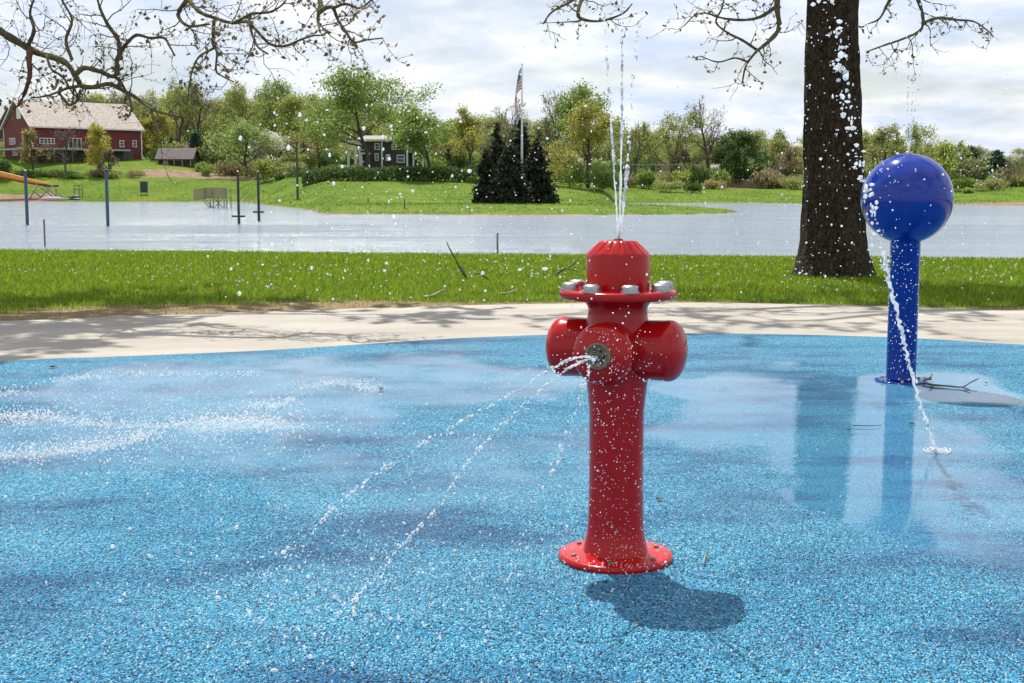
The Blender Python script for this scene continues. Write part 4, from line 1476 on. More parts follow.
# wooden viewing platform at the water's edge
Yd = 146
dk = thing('viewing_platform', 'small wooden platform on braced legs at the lake edge', 'platform', (at(211, 208, Yd).x, Yd, LAKE))
dx = lambda px: at(px, 200, Yd).x
dz = lambda py: zpix(Yd, py)
x0, x1 = dx(195), dx(227)
zt, zd = dz(187.5), dz(197)
xa = dx(205.5)
mb = MB(); mb.prism([(xa, Yd, zd - .12), (x1, Yd, zd - .12), (x1, Yd + 2.6, zd - .12), (xa, Yd + 2.6, zd - .12)], [(xa, Yd, zd), (x1, Yd, zd), (x1, Yd + 2.6, zd), (xa, Yd + 2.6, zd)])
mb.build('deck', 'tan_wall', dk)
xl, yl = at(194.5, 200, Yd - 3.2).x, Yd - 3.2                    # the left section turns towards the lake
zl = -.22
mb = MB(); mb.prism([(xl, yl, zd - .12 + zl), (xa - .004, Yd, zd - .12), (xa - .004, Yd + 1.3, zd - .12), (xl, yl + 1.3, zd - .12 + zl)], [(xl, yl, zd + zl), (xa - .004, Yd, zd), (xa - .004, Yd + 1.3, zd), (xl, yl + 1.3, zd + zl)])
mb.build('ramp', 'tan_wall', dk)


def rail_run(ax, ay, bx, by, dza, dzb, n):
    """Boarded railing: upright boards with gaps, cap rail and foot rail."""
    mb = MB()
    for k in range(n):
        f0, f1 = k / n, (k + .74) / n
        p, q = [(ax + (bx - ax) * f, ay + (by - ay) * f, dza + (dzb - dza) * f) for f in (f0, f1)]
        mb.prism([(p[0], p[1], zd + .12 + p[2]), (q[0], q[1], zd + .12 + q[2]), (q[0], q[1] + .04, zd + .12 + q[2]), (p[0], p[1] + .04, zd + .12 + p[2])],
                 [(p[0], p[1], zt - .09 + p[2]), (q[0], q[1], zt - .09 + q[2]), (q[0], q[1] + .04, zt - .09 + q[2]), (p[0], p[1] + .04, zt - .09 + p[2])])
    mb.build('railing_panel', 'tan_wall', dk)
    for z in (zt - .08, zd + .02):
        mb = MB()
        mb.prism([(ax, ay - .05, z + dza), (bx, by - .05, z + dzb), (bx, by + .09, z + dzb), (ax, ay + .09, z + dza)], [(ax, ay - .05, z + .08 + dza), (bx, by - .05, z + .08 + dzb), (bx, by + .09, z + .08 + dzb), (ax, ay + .09, z + .08 + dza)])
        mb.build('rail', 'grey_wood', dk)


rail_run(xa, Yd - .05, x1, Yd - .05, 0, 0, 11)
rail_run(xl, yl - .05, xa - .01, Yd - .05, zl, 0, 9)
for px, yy in ((205.5, Yd - .12), (210.5, Yd - .12), (213.5, Yd - .12), (224.3, Yd - .12), (227, Yd - .12), (213.5, Yd + 2.3), (226.5, Yd + 2.3), (None, yl - .12)):
    pxx = xl if px is None else dx(px); px = px or 194
    mb = MB(); lo = LAKE - .8 if 206 < px else (zd - .1 + (zl if px < 200 else 0))
    mb.box((pxx - .05, yy - .05, lo), (pxx + .05, yy + .05, zt - .1 + (zl if px < 200 else 0))); mb.build('leg', 'grey_wood', dk)
for a, b_ in (((215, 198.5), (223, 207.5)), ((215, 207.5), (223, 198.5)), ((202, 198.8), (210.5, 207.8)), ((205, 198.4), (213, 207.8))):
    mb = MB(); mb.tube([(dx(a[0]), Yd - .24, dz(a[1])), (dx(b_[0]), Yd - .24, dz(b_[1]))], .05, 4); mb.build('brace', 'grey_wood', dk)

# information board on the bank
Yb_ = 232
X = at(144, 190, Yb_).x; zb_ = far_z(X, Yb_)
o = thing('notice_board', 'dark upright notice board on the grass below the barn', 'sign', (X, Yb_, zb_), R(12))
mb = MB(); mb.box((-.62, -.05, .35), (.62, .05, 2.2)); mb.build('panel', 'sign', o, local=True)
mb = MB(); mb.box((-.7, -.07, 2.202), (.7, .07, 2.3)); mb.box((-.7, -.07, .25), (.7, .07, .348)); mb.build('frame', 'grey_wood', o, local=True)
for s in (-.66, .66):
    mb = MB(); mb.box((s - .045, -.055, -.3), (s + .045, .055, 2.2)); mb.build('leg', 'grey_wood', o, local=True)

# orange slide with its timber trestle
Yc = 229
cxp = lambda px: at(px, 180, Yc).x
czp = lambda py: zpix(Yc, py)
sl = thing('water_slide', 'long sloping orange slide ending above the far shore', 'slide', (cxp(20), Yc, far_z(cxp(20), Yc)))
mb = MB()
path = [(-60, 165), (-20, 170.5), (0, 174), (20, 178.6), (36, 182.2), (47, 184)]
hw = [2.6, 2.4, 2.2, 1.8, 1.2, .7]
prev = None
vs, fs = [], []
for (px, py), w_ in zip(path, hw):
    zc = czp(py)
    hh_ = w_ / F * Yc * 1.15
    ring = [(-.0, hh_ * .9), (-.35, hh_), (-.42, -hh_ * .4), (-.2, -hh_), (.9, -hh_), (1.15, -hh_ * .4), (1.1, hh_), (.75, hh_ * .9), (.7, -hh_ * .2), (.1, -hh_ * .2)]
    for (dy, dz_) in ring: vs.append((cxp(px), Yc + dy, zc + dz_))
n_ = 10
for i in range(len(path) - 1):
    for k in range(n_):
        fs.append((i * n_ + k, i * n_ + (k + 1) % n_, (i + 1) * n_ + (k + 1) % n_, (i + 1) * n_ + k))
fs += [tuple(range(n_)), tuple((len(path) - 1) * n_ + k for k in range(n_))[::-1]]
mb.add(vs, fs); mb.build('chute', 'orange', sl)
mb = MB()
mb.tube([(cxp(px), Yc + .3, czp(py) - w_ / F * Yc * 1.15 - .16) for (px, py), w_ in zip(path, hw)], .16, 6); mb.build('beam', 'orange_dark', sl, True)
for a, b_ in (((37, 184), (56, 199)), ((54, 185), (38, 200)), ((45, 186), (60, 198)), ((32, 190), (44, 199)), ((56, 186), (57, 196)), ((57, 190), (64, 183)), ((38, 186), (30, 196))):
    mb = MB(); mb.tube([(cxp(a[0]), Yc - .5, czp(a[1])), (cxp(b_[0]), Yc - .6, min(czp(b_[1]), czp(199)))], .11, 5); mb.build('trestle_leg', 'grey_wood', sl, True)
mb = MB(); mb.box((cxp(44), Yc - .55, czp(187)), (cxp(58), Yc + .2, czp(185))); mb.build('platform', 'sign', sl)
# trailer and covered heap next to it
Yc2 = 228
hz0 = far_z(at(76, 190, Yc2).x, Yc2)
tr_ = thing('covered_heap', 'dark covered heap on the shore right of the slide trestle', 'heap', (at(75, 190, Yc2).x, Yc2, hz0))
rg2 = random.Random(5)
bmx = bmesh.new(); bmesh.ops.create_icosphere(bmx, subdivisions=3, radius=1)
for v_ in bmx.verts:
    q = 1 + .25 * noise.noise(v_.co * 1.5)
    v_.co = Vector((v_.co.x * 1.25 * q, v_.co.y * .8 * q, max(v_.co.z, -.15) * .62 * q + .05))
me = bpy.data.meshes.new('cover'); bmx.to_mesh(me); bmx.free()
for p in me.polygons: p.use_smooth = True
link_mesh('cover', me, 'slate_tarp', tr_)
mb = MB(); mb.tube([(-1.3, -.7, .05), (1.4, -.75, .08)], .07, 5); mb.build('edge_pole', 'white', tr_, True, local=True)
ck = thing('timber_stand', 'low timber stand behind the dark covered heap', 'stand', (at(78.5, 190, Yc2 + 1.6).x, Yc2 + 1.6, far_z(at(78.5, 190, Yc2 + 1.6).x, Yc2 + 1.6)))
for s in (-.75, .1, .7):
    mb = MB(); mb.box((s - .07, -.07, -.2), (s + .07, .07, 2.1)); mb.build('post', 'tan_wall', ck, local=True)
for z in (1.25, 1.95):
    mb = MB(); mb.box((-.85, -.13, z), (.8, -.073, z + .18)); mb.build('rail', 'tan_wall', ck, local=True)
bt = thing('rowing_boat', 'upturned pale boat on the shore under the slide', 'boat', (at(52, 190, 227.2).x, 227.2, far_z(at(52, 190, 227.2).x, 227.2)))
mb = MB()
vs, fs = [], []
for i in range(9):
    s = i / 8 * 2 - 1
    w_ = .62 * (1 - abs(s) ** 2.6) + .02; hh_ = .5 * (1 - abs(s) ** 3) + .05
    for k in range(7):
        a = PI * k / 6
        vs.append((s * 2.6, math.cos(a) * w_, math.sin(a) * hh_))
for i in range(8):
    for k in range(6):
        fs.append((i * 7 + k, i * 7 + k + 1, (i + 1) * 7 + k + 1, (i + 1) * 7 + k))
mb.add(vs, fs); mb.build('hull', 'porch_grey', bt, True, local=True)
mb = MB(); mb.tube([(-2.55, 0, .08), (-1.5, 0, .53), (0, 0, .56), (1.5, 0, .53), (2.55, 0, .08)], .04, 6); mb.build('keel', 'grey_wood', bt, True, local=True)

# flagpole and hanging flag
Yp = 141
fx = at(522, 100, Yp).x
fz0 = far_z(fx, Yp); fz1 = zpix(Yp, 65)
fp = thing('flagpole', 'tall white flagpole rising out of the dark spruces', 'flagpole', (fx, Yp, fz0))
t = fz1 - fz0
mb = MB(); mb.lathe([(.13, -.3), (.12, t * .4), (.06, t)], 12); mb.build('pole', 'white', fp, True, True, 40)
mb = MB(); mb.lathe([(.02, t + .002), (.1, t + .06), (.1, t + .16), (.02, t + .22)], 12); mb.build('ball_finial', 'alu', fp, True, True)
mb = MB(); mb.lathe([(.3, -.1), (.3, .25), (.16, .35)], 14); mb.build('base', 'porch_grey', fp, True, True, 40)
fl = thing('flag', 'striped red and white flag with a blue corner hanging limp from the flagpole', 'flag', (fx, Yp, fz1 - .2))
hoist, fly = 2.3, 4.0
nu, nv = 46, 27
V, uv = [], []
for i in range(nu):
    u_ = i / (nu - 1)
    for j in range(nv):
        w_ = j / (nv - 1)
        out = .08 + (1.35 * (1 - math.exp(-2.6 * u_)) - .55 * u_) * (0.65 + .35 * w_)
        fold = .16 * math.sin(u_ * 11 + w_ * 2.0) * min(1, u_ * 4)
        z = -w_ * hoist * (1 - .12 * u_) - (u_ ** 1.15) * fly * .93
        V.append((-out + .07 * math.sin(u_ * 7 + w_ * 3) * u_, fold - .1 * u_, z))
        uv.append((u_, w_))
fq = [(i * nv + j, (i + 1) * nv + j, (i + 1) * nv + j + 1, i * nv + j + 1) for i in range(nu - 1) for j in range(nv - 1)]
me = np_mesh('cloth', V, fq, True)
ul = me.uv_layers.new(name='UVMap')
for lp in me.loops: ul.data[lp.index].uv = uv[lp.vertex_index]
m, nt, b = new_mat('flag_stripes')
uvn = nt.nodes.new('ShaderNodeUVMap'); uvn.uv_map = 'UVMap'
sx_ = nt.nodes.new('ShaderNodeSeparateXYZ'); nt.links.new(uvn.outputs[0], sx_.inputs[0])


def mth(op, a, b_=None):
    n = nt.nodes.new('ShaderNodeMath'); n.operation = op
    for i_, q in enumerate((a, b_)):
        if q is None: continue
        if hasattr(q, 'is_linked'): nt.links.new(q, n.inputs[i_])
        else: n.inputs[i_].default_value = q
    return n.outputs[0]


st = mth('MODULO', mth('FLOOR', mth('MULTIPLY', sx_.outputs['Y'], 13)), 2)
c_ = mixc(nt, st, (0.42, 0.02, 0.03), (0.8, 0.8, 0.78))
can = mth('MULTIPLY', mth('LESS_THAN', sx_.outputs['X'], .4), mth('LESS_THAN', sx_.outputs['Y'], 7 / 13))
du = mth('SUBTRACT', mth('FRACT', mth('MULTIPLY', sx_.outputs['X'], 15)), .5)
dv_ = mth('SUBTRACT', mth('FRACT', mth('MULTIPLY', sx_.outputs['Y'], 9.3)), .5)
star = mth('LESS_THAN', mth('ADD', mth('MULTIPLY', du, du), mth('MULTIPLY', dv_, dv_)), .07)
cc_ = mixc(nt, star, (0.012, 0.02, 0.10), (0.75, 0.75, 0.75))
nt.links.new(mixc(nt, can, c_, cc_), b.inputs['Base Color'])
b.inputs['Roughness'].default_value = .8
link_mesh('cloth', me, m, fl)
mb = MB(); mb.tube([(-.09, 0, .06), (-.09, 0, -hoist - .05)], .03, 6); mb.build('hoist_edge', 'white', fl, True, local=True)


# ------------------------------------------------------------------ big tree by the lawn and its limbs
def sprout(mb, bd, pts, rad, rg, lvl, spacing, length, down=0.0, maxlvl=2, rmin=0.004, lo=0.1, budp=0.6):
    """Wiggly twigs along a limb, with twigs on the twigs."""
    acc = 0.0
    total = sum((pts[i + 1] - pts[i]).length for i in range(len(pts) - 1))
    run = 0
    nxt = total * lo
    for i in range(len(pts) - 1):
        seg = (pts[i + 1] - pts[i]); L = seg.length
        while nxt < run + L:
            f = (nxt - run) / L
            p = pts[i].lerp(pts[i + 1], f)
            ax = seg.normalized()
            d = Vector((rg.gauss(0, 1), rg.gauss(0, 0.8), rg.gauss(0, 1) - down))
            d = d - ax * d.dot(ax) * 0.9
            if d.length < .1: d = Vector((0, 0, 1))
            d = (d.normalized() + ax * rg.uniform(0.3, 0.9)).normalized()
            LL = length * rg.uniform(0.4, 1.25)
            r = max(rmin, min(rad[i] * 0.5, rmin * (3.2 - lvl)))
            n = 6 if lvl < 2 else 4
            tp, q, tr_ = [p.copy()], p.copy(), [r]
            for k in range(n):
                d = (d + Vector((rg.gauss(0, .28), rg.gauss(0, .25), rg.gauss(0, .28) + .05 - down * .12))).normalized()
                q = q + d * LL / n
                tp.append(q.copy()); tr_.append(max(rmin * .55, r * (1 - .75 * (k + 1) / n)))
            mb.tube(tp, tr_, 4 if lvl < 2 else 3, False)
            for k in range(1, len(tp)):
                if rg.random() < budp * (0.4 if lvl < 2 else 1):
                    bd.append(tp[k] + Vector((rg.gauss(0, .02), rg.gauss(0, .02), rg.gauss(0, .02))))
            if lvl < maxlvl:
                sprout(mb, bd, tp, tr_, rg, lvl + 1, spacing * 0.62, length * 0.5, down, maxlvl, rmin, 0.25, budp)
            nxt += spacing * rg.uniform(0.5, 1.5)
        run += L


def buds_obj(parent, pts, size, seed, mat='bud', name='leaves'):
    if not pts: return
    rg = np.random.default_rng(seed)
    off = world_of(parent)
    V, Fq = leaf_quads(np.array([list(p - off) for p in pts]), size, rg)
    o = link_mesh(name, np_mesh(name, V, Fq), M[mat], parent)
    return o


TY = 23.0
tb = gnd(832, 276)
TY = tb.y
tx = lambda px: at(px, 150, TY).x
bt_ = thing('lakeside_tree', 'big dark rough-barked trunk on the lawn left of the blue ball', 'tree', (tb.x, TY, lawn_z(tb.x, TY)))
rows_ = 220
ZT = 11.0
V, Fq = [], []
ns = 72
for j in range(rows_ + 1):
    f = j / rows_
    z = -0.15 + (ZT + .15) * f ** 1.25
    py = 191 - (z - H) * F / TY
    c_px = lerp_tab([(-350, 826), (0, 832), (150, 833), (230, 833.5), (277, 833)], py)
    w_px = lerp_tab([(-350, 38), (-100, 49), (0, 51), (60, 55), (150, 59), (230, 66), (255, 72), (268, 78), (277, 86), (290, 96)], py)
    cxw = at(c_px, py, TY).x
    w_px *= 0.99 + 0.01 * min(z, 5) / 5
    r0 = w_px / F * TY / 2 * .965
    for k in range(ns):
        a = 2 * PI * k / ns
        root = max(0, (0.9 - z)) ** 2 * 0.07 * (0.5 + 0.5 * math.sin(5 * a + 1.3)) if z < .9 else 0
        n_ = noise.fractal((math.cos(a) * 3.2, math.sin(a) * 3.2, z * .9), 1.0, 2.0, 4) * .03
        ridge = abs(noise.noise((math.cos(a) * 6.5, math.sin(a) * 6.5, z * 1.6 + 5))) * .05
        r = r0 * (1 + n_) - .02 + ridge + root
        V.append((cxw + math.cos(a) * r - tb.x, math.sin(a) * r, z))
for j in range(rows_):
    for k in range(ns):
        k2 = (k + 1) % ns
        Fq.append((j * ns + k, j * ns + k2, (j + 1) * ns + k2, (j + 1) * ns + k))
link_mesh('trunk', np_mesh('trunk', V, Fq, True), 'bark_big', bt_)

rg = random.Random(21)


def px_limb(tree, pxs, Y0, Y1, r0, r1, spacing, length, seed, mat='bark_limb', name='limb', down=0.0, lvl=1, maxlvl=2, rmin=0.006, pre=None, lo=.1, jit=.15, twig='twig_live', budp=.6, budsize=.03):
    rr = random.Random(seed)
    n = len(pxs)
    w = [at(p[0], p[1], Y0 + (Y1 - Y0) * i / max(1, n - 1) + rr.uniform(-jit, jit)) for i, p in enumerate(pxs)]
    if pre: w = [Vector(p) for p in pre] + w
    pts = catmull(w, 5)
    rad = [r0 + (r1 - r0) * (i / (len(pts) - 1)) ** .8 for i in range(len(pts))]
    rad = [r * (1 + .14 * rr.uniform(-1, 1)) for r in rad]
    mb = MB(); mb.tube(pts, rad, 8)
    lb_ = mb.build(name, mat, tree, True)
    tw, bd = MB(), []
    sprout(tw, bd, pts, rad, rr, lvl, spacing, length, down, maxlvl, rmin, lo, budp)
    if tw.v:
        tw.build('twigs', twig, lb_, True)
    buds_obj(lb_, bd, budsize, seed)
    return lb_


Tz = lambda z, dx=0, dy=0: (tb.x + dx, TY + dy, z)
# drooping limbs seen below the top of the picture; each one leaves the trunk higher up
px_limb(bt_, [(800, -70), (782, -20), (777, 5), (779, 28), (768, 42), (756, 52), (746, 66), (742, 84)], 21.5, 20.5, .085, .010, .2, .55, 31, pre=[Tz(9.2), Tz(8.6, -.4, -.5)], down=.5, rmin=.0055, lo=.45)
px_limb(bt_, [(777, 6), (760, 17), (742, 20), (722, 18), (705, 13), (694, 16), (684, 26)], 21.3, 20.8, .032, .008, .2, .5, 32, down=.3, rmin=.0055)
px_limb(bt_, [(757, 50), (742, 40), (728, 33), (716, 22), (722, 8), (726, -10)], 20.8, 20.3, .025, .010, .2, .45, 33, down=.2, rmin=.0055)
px_limb(bt_, [(748, 62), (735, 58), (718, 62), (700, 56)], 20.6, 20.0, .018, .009, .2, .35, 34, down=.3, rmin=.0055)
px_limb(bt_, [(700, -160), (640, -70), (600, -30), (585, -8), (578, 12), (582, 19), (600, 21), (622, 14), (632, 4)], 20, 18, .06, .009, .2, .5, 35, pre=[Tz(9.8), Tz(9.0, -1.2, -1.0)], down=.3, rmin=.0055, lo=.5)
px_limb(bt_, [(585, -8), (570, 2), (552, 12), (543, 24)], 18.3, 18, .025, .009, .2, .4, 36, down=.4, rmin=.0055)
px_limb(bt_, [(880, -60), (905, -25), (920, 5), (922, 28), (905, 38), (885, 45), (866, 52)], 22.5, 21.5, .065, .009, .2, .6, 37, pre=[Tz(8.8), Tz(8.4, .5, .2)], down=.3, rmin=.0055, lo=.4)
px_limb(bt_, [(922, 24), (938, 18), (958, 20), (975, 22), (992, 34)], 21.7, 21.3, .035, .009, .2, .5, 38, down=.2, rmin=.0055)
px_limb(bt_, [(908, -20), (890, 0), (880, 18), (868, 24)], 22, 21.8, .04, .009, .2, .5, 39, down=.3, rmin=.0055)
# the rest of the crown, above the view; long limbs and large leaves shaped to shade the lawn
for k in range(14):
    a = k * 2.4 + .4
    z0 = 7.6 + .25 * k
    L = (6.5 - .22 * k) * (1.55 if math.cos(a) < 0 else 1.0)
    p = Vector(Tz(z0))
    pts = [p]
    d = Vector((math.cos(a), abs(math.sin(a)) * .9 + .05, .5)).normalized()
    if d.y < -.2 and z0 < 9: d.z += .3
    for q in range(7):
        d = (d + Vector((rg.gauss(0, .15), rg.gauss(0, .15), rg.gauss(.02, .12)))).normalized()
        pts.append(pts[-1] + d * L / 7)
    rad = [.17 * (1 - .85 * i / 7) for i in range(8)]
    mb = MB(); mb.tube(pts, rad, 7); lb_ = mb.build('limb', 'bark_limb', bt_, True)
    tw, bd = MB(), []
    sprout(tw, bd, pts, rad, rg, 1, .55, 1.7, 0, 2, .014, .25, .8)
    tw.build('twigs', 'twig_live', lb_, True)
    buds_obj(lb_, bd * 3, .12, 60 + k)

# sycamore standing out of the picture to the left; its low limb hangs across the view
SX, SY = -10.5, 20.0
sy = thing('sycamore_tree', 'sycamore whose gnarled low limb hangs over the lawn before the barn', 'tree', (SX, SY, lawn_z(SX, SY)))
mb = MB()
mb.lathe([(.75, -.1), (.55, .3), (.47, 1.2), (.44, 4), (.38, 7), (.3, 10), (.16, 13)], 24, (SX, SY, lawn_z(SX, SY)))
mb.build('trunk', 'bark_big', sy, True)
SM = (SX, SY, 0)
px_limb(sy, [(-60, -6), (-25, 14), (0, 31), (23, 45), (38, 53), (55, 58), (67, 64), (76, 77), (82, 86), (95, 87), (109, 84), (122, 90), (135, 97), (146, 105), (156, 111), (170, 115), (184, 118)], 17.2, 15.8, .064, .012, .18, .75, 41, pre=[(SX + .1, SY, 4.4), (SX + 1.2, SY - .4, 4.75)], rmin=.0036, lo=.2, budsize=.017)
px_limb(sy, [(30, 50), (29, 60), (30, 72), (28, 84), (23, 97), (18, 106)], 16.8, 16.4, .048, .016, .13, .4, 42, mat='bark_red', rmin=.0036)
px_limb(sy, [(76, 74), (84, 68), (98, 71), (110, 76), (117, 78), (123, 86), (130, 100), (132, 112)], 16.4, 16, .036, .013, .13, .4, 43, rmin=.0036)
px_limb(sy, [(117, 76), (117, 60), (121, 52), (128, 42), (137, 35), (150, 38), (164, 38), (170, 47), (175, 56)], 16.2, 15.8, .033, .010, .13, .5, 44, rmin=.0036, budsize=.017)
px_limb(sy, [(80, 86), (68, 88), (58, 92), (46, 96), (32, 98)], 16.4, 16.1, .025, .008, .15, .4, 45, rmin=.0036)
px_limb(sy, [(58, 92), (64, 99), (70, 105), (78, 100), (76, 92), (73, 84)], 16.2, 16, .02, .008, .15, .3, 46, rmin=.0036)
px_limb(sy, [(120, 60), (118, 40), (108, 25), (100, 8), (95, -12)], 16.1, 15.7, .035, .012, .14, .6, 47, rmin=.0036, budsize=.017)
px_limb(sy, [(28, 46), (34, 30), (30, 12), (38, -10)], 17, 16.8, .03, .012, .13, .55, 48, rmin=.0036, budsize=.017)
px_limb(sy, [(72, 60), (66, 40), (72, 20), (62, 0), (60, -12)], 16.6, 16.3, .025, .010, .14, .55, 49, rmin=.0036, budsize=.017)
px_limb(sy, [(46, 55), (52, 70), (62, 76), (72, 92), (80, 100)], 16.7, 16.4, .018, .008, .16, .35, 50, rmin=.0036)
# second low limb, entering from above
px_limb(sy, [(60, -130), (130, -70), (165, -30), (187, -2), (200, 12), (215, 18), (232, 23), (248, 22), (252, 34), (258, 47), (268, 54)], 17.5, 15.2, .046, .010, .18, .7, 51, pre=[(SX, SY, 6.6), (SX + 1.3, SY - .3, 6.7)], rmin=.0036, lo=.45, budsize=.017)
px_limb(sy, [(250, 24), (258, 32), (270, 44), (285, 46), (300, 40), (312, 36), (325, 35)], 15.4, 15.2, .022, .009, .14, .45, 52, rmin=.0036)
px_limb(sy, [(214, 20), (213, 43), (217, 52), (216, 70), (222, 76), (234, 82)], 15.7, 15.5, .022, .008, .13, .4, 53, rmin=.0036)
px_limb(sy, [(214, 48), (200, 56), (194, 66), (190, 80), (187, 104)], 15.6, 15.3, .016, .008, .13, .35, 54, rmin=.0036)
px_limb(sy, [(187, 0), (178, 14), (188, 26), (210, 24)], 16, 15.7, .03, .012, .13, .5, 55, rmin=.0036)
px_limb(sy, [(236, 22), (252, 14), (270, 12), (283, 4), (290, -8)], 15.5, 15.3, .02, .009, .14, .5, 56, rmin=.0036)
# third limb
px_limb(sy, [(200, -160), (270, -80), (305, -30), (320, 0), (318, 18), (320, 32)], 17, 15, .09, .012, .18, .5, 57, pre=[(SX, SY, 7.8), (SX + 1.6, SY - .2, 8.0)], rmin=.0036, lo=.6)
px_limb(sy, [(319, 12), (326, 8), (333, 8), (338, 20), (346, 32), (354, 42), (366, 40), (383, 38)], 15.1, 15, .03, .008, .13, .4, 58, rmin=.0036)
px_limb(sy, [(333, 8), (346, 4), (360, 8), (376, -4)], 15.1, 15, .02, .008, .13, .4, 59, rmin=.0036)
# crown above the view, leaned lakeward with large dense leaves for lawn shade
rg = random.Random(77)
for k in range(18):
    a = k * 2.4 + 1.0
    z0 = 7.4 + .3 * k
    L = 9.5 - .3 * k
    pts = [Vector((SX, SY, z0))]
    d = Vector((math.cos(a), math.sin(a) + .8, .45)).normalized()
    for q in range(7):
        d = (d + Vector((rg.gauss(0, .15), rg.gauss(0, .15), rg.gauss(.02, .12)))).normalized()
        pts.append(pts[-1] + d * L / 7)
    rad = [.15 * (1 - .85 * i / 7) for i in range(8)]
    mb = MB(); mb.tube(pts, rad, 7); lb_ = mb.build('limb', 'bark_limb', sy, True)
    tw, bd = MB(), []
    sprout(tw, bd, pts, rad, rg, 1, .55, 1.9, 0, 2, .014, .25, .9)
    tw.build('twigs', 'twig_live', lb_, True)
    buds_obj(lb_, bd * 3, .18, 160 + k)


# ------------------------------------------------------------------ red spray hydrant
hb_ = gnd(615.3, 558, .004)
hyd = thing('spray_hydrant', 'glossy red hydrant fountain with bolted flange spraying water', 'hydrant', hb_, 0)
sc = (hb_.y * CP + (H) * SP) / F        # metres per pixel at its foot


def hz_(py): return zpix(hb_.y, py)


def fil(prof, n=5):
    """Round every inner corner marked with a third value (radius)."""
    out = []
    for i, p in enumerate(prof):
        if len(p) == 2 or i in (0, len(prof) - 1):
            out.append((p[0], p[1])); continue
        a, b_, c = Vector(prof[i - 1][:2]), Vector(p[:2]), Vector(prof[i + 1][:2])
        r = min(p[2], (a - b_).length * .48, (c - b_).length * .48)
        p0 = b_ + (a - b_).normalized() * r; p2 = b_ + (c - b_).normalized() * r
        for k in range(n + 1):
            t = k / n
            q = p0 * (1 - t) ** 2 + b_ * 2 * t * (1 - t) + p2 * t * t
            out.append((q.x, q.y))
    return out


z_arm, z_fl0, z_fl1, z_cap, z_top = hz_(349.5), hz_(299.5), hz_(290), hz_(254), hz_(241.5)
rb_ = .112
mb = MB()
mb.lathe(fil([(.001, .02), (.135, .02), (.128, .05, .03), (.114, .13, .12), (.110, .3), (.111, z_arm - .25), (.124, z_arm - .13, .08), (.136, z_arm, .1), (.130, z_arm + .10, .05), (.118, z_arm + .135, .04), (.118, z_fl0 - .03, .025), (.15, z_fl0 + .004, .02), (.001, z_fl0 + .004)], 6), 64)
mb.build('barrel', 'red', hyd, True, True, 50)
mb = MB(); mb.lathe(fil([(.001, 0), (.232, 0), (.236, .012, .008), (.228, .026, .006), (.12, .034, .01), (.001, .034)], 4), 72); bp = mb.build('base_plate', 'red', hyd, True, True, 40)
for k in range(6):
    a = k * PI / 3 + .35
    mb = MB(); mb.lathe(fil([(.001, .02), (.011, .02), (.011, .034, .003), (.007, .037, .002), (.001, .037)], 3), 12, (.185 * math.cos(a), .185 * math.sin(a), 0)); mb.build('screw', 'brass', bp, True, True, 40)
mb = MB(); mb.lathe(fil([(.001, z_fl0), (.218, z_fl0), (.236, z_fl0 + .006, .012), (.236, z_fl1 - .004, .012), (.215, z_fl1, .01), (.001, z_fl1)], 5), 72); mb.build('flange', 'red', hyd, True, True, 50)
# cap: round drum with a fluted, bevelled top
mb = MB()
ns, prof = 96, [(.126, z_fl1 - .01, 0), (.127, z_fl1 + .02, 0), (.127, z_cap - .012, .0), (.125, z_cap - .003, .1), (.120, z_cap + .004, .5), (.098, z_cap + .026, 1), (.078, z_top - .006, 1), (.068, z_top, .6), (.03, z_top + .001, 0), (.001, z_top + .001, 0)]
vs, fs = [], []
for r, z, fl_ in prof:
    for k in range(ns):
        a = 2 * PI * k / ns
        g_ = 1 - .10 * fl_ * (max(0, math.cos(16 * a)) ** 3)
        vs.append((r * g_ * math.cos(a), r * g_ * math.sin(a), z))
for i in range(len(prof) - 1):
    for k in range(ns):
        k2 = (k + 1) % ns
        fs.append((i * ns + k, i * ns + k2, (i + 1) * ns + k2, (i + 1) * ns + k))
mb.add(vs, fs); cp_ = mb.build('cap', 'red', hyd, True, True, 40)
mb = MB(); mb.lathe(fil([(.001, z_top - .002), (.018, z_top - .002), (.018, z_top + .008, .003), (.001, z_top + .009)], 3), 20); mb.build('nozzle', 'brass', cp_, True, True, 40)
for k in range(8):
    a = -PI / 2 + R(9) + k * PI / 4
    mb = MB(); c_ = (.194 * math.cos(a), .194 * math.sin(a), 0)
    mb.lathe(fil([(.001, z_fl1 - .002), (.039, z_fl1 - .002), (.039, z_fl1 + .005), (.034, z_fl1 + .006), (.034, z_fl1 + .024, .004), (.022, z_fl1 + .030, .005), (.001, z_fl1 + .030)], 3), 24, c_)
    mb.build('bolt', 'steel', hyd, True, True, 35)
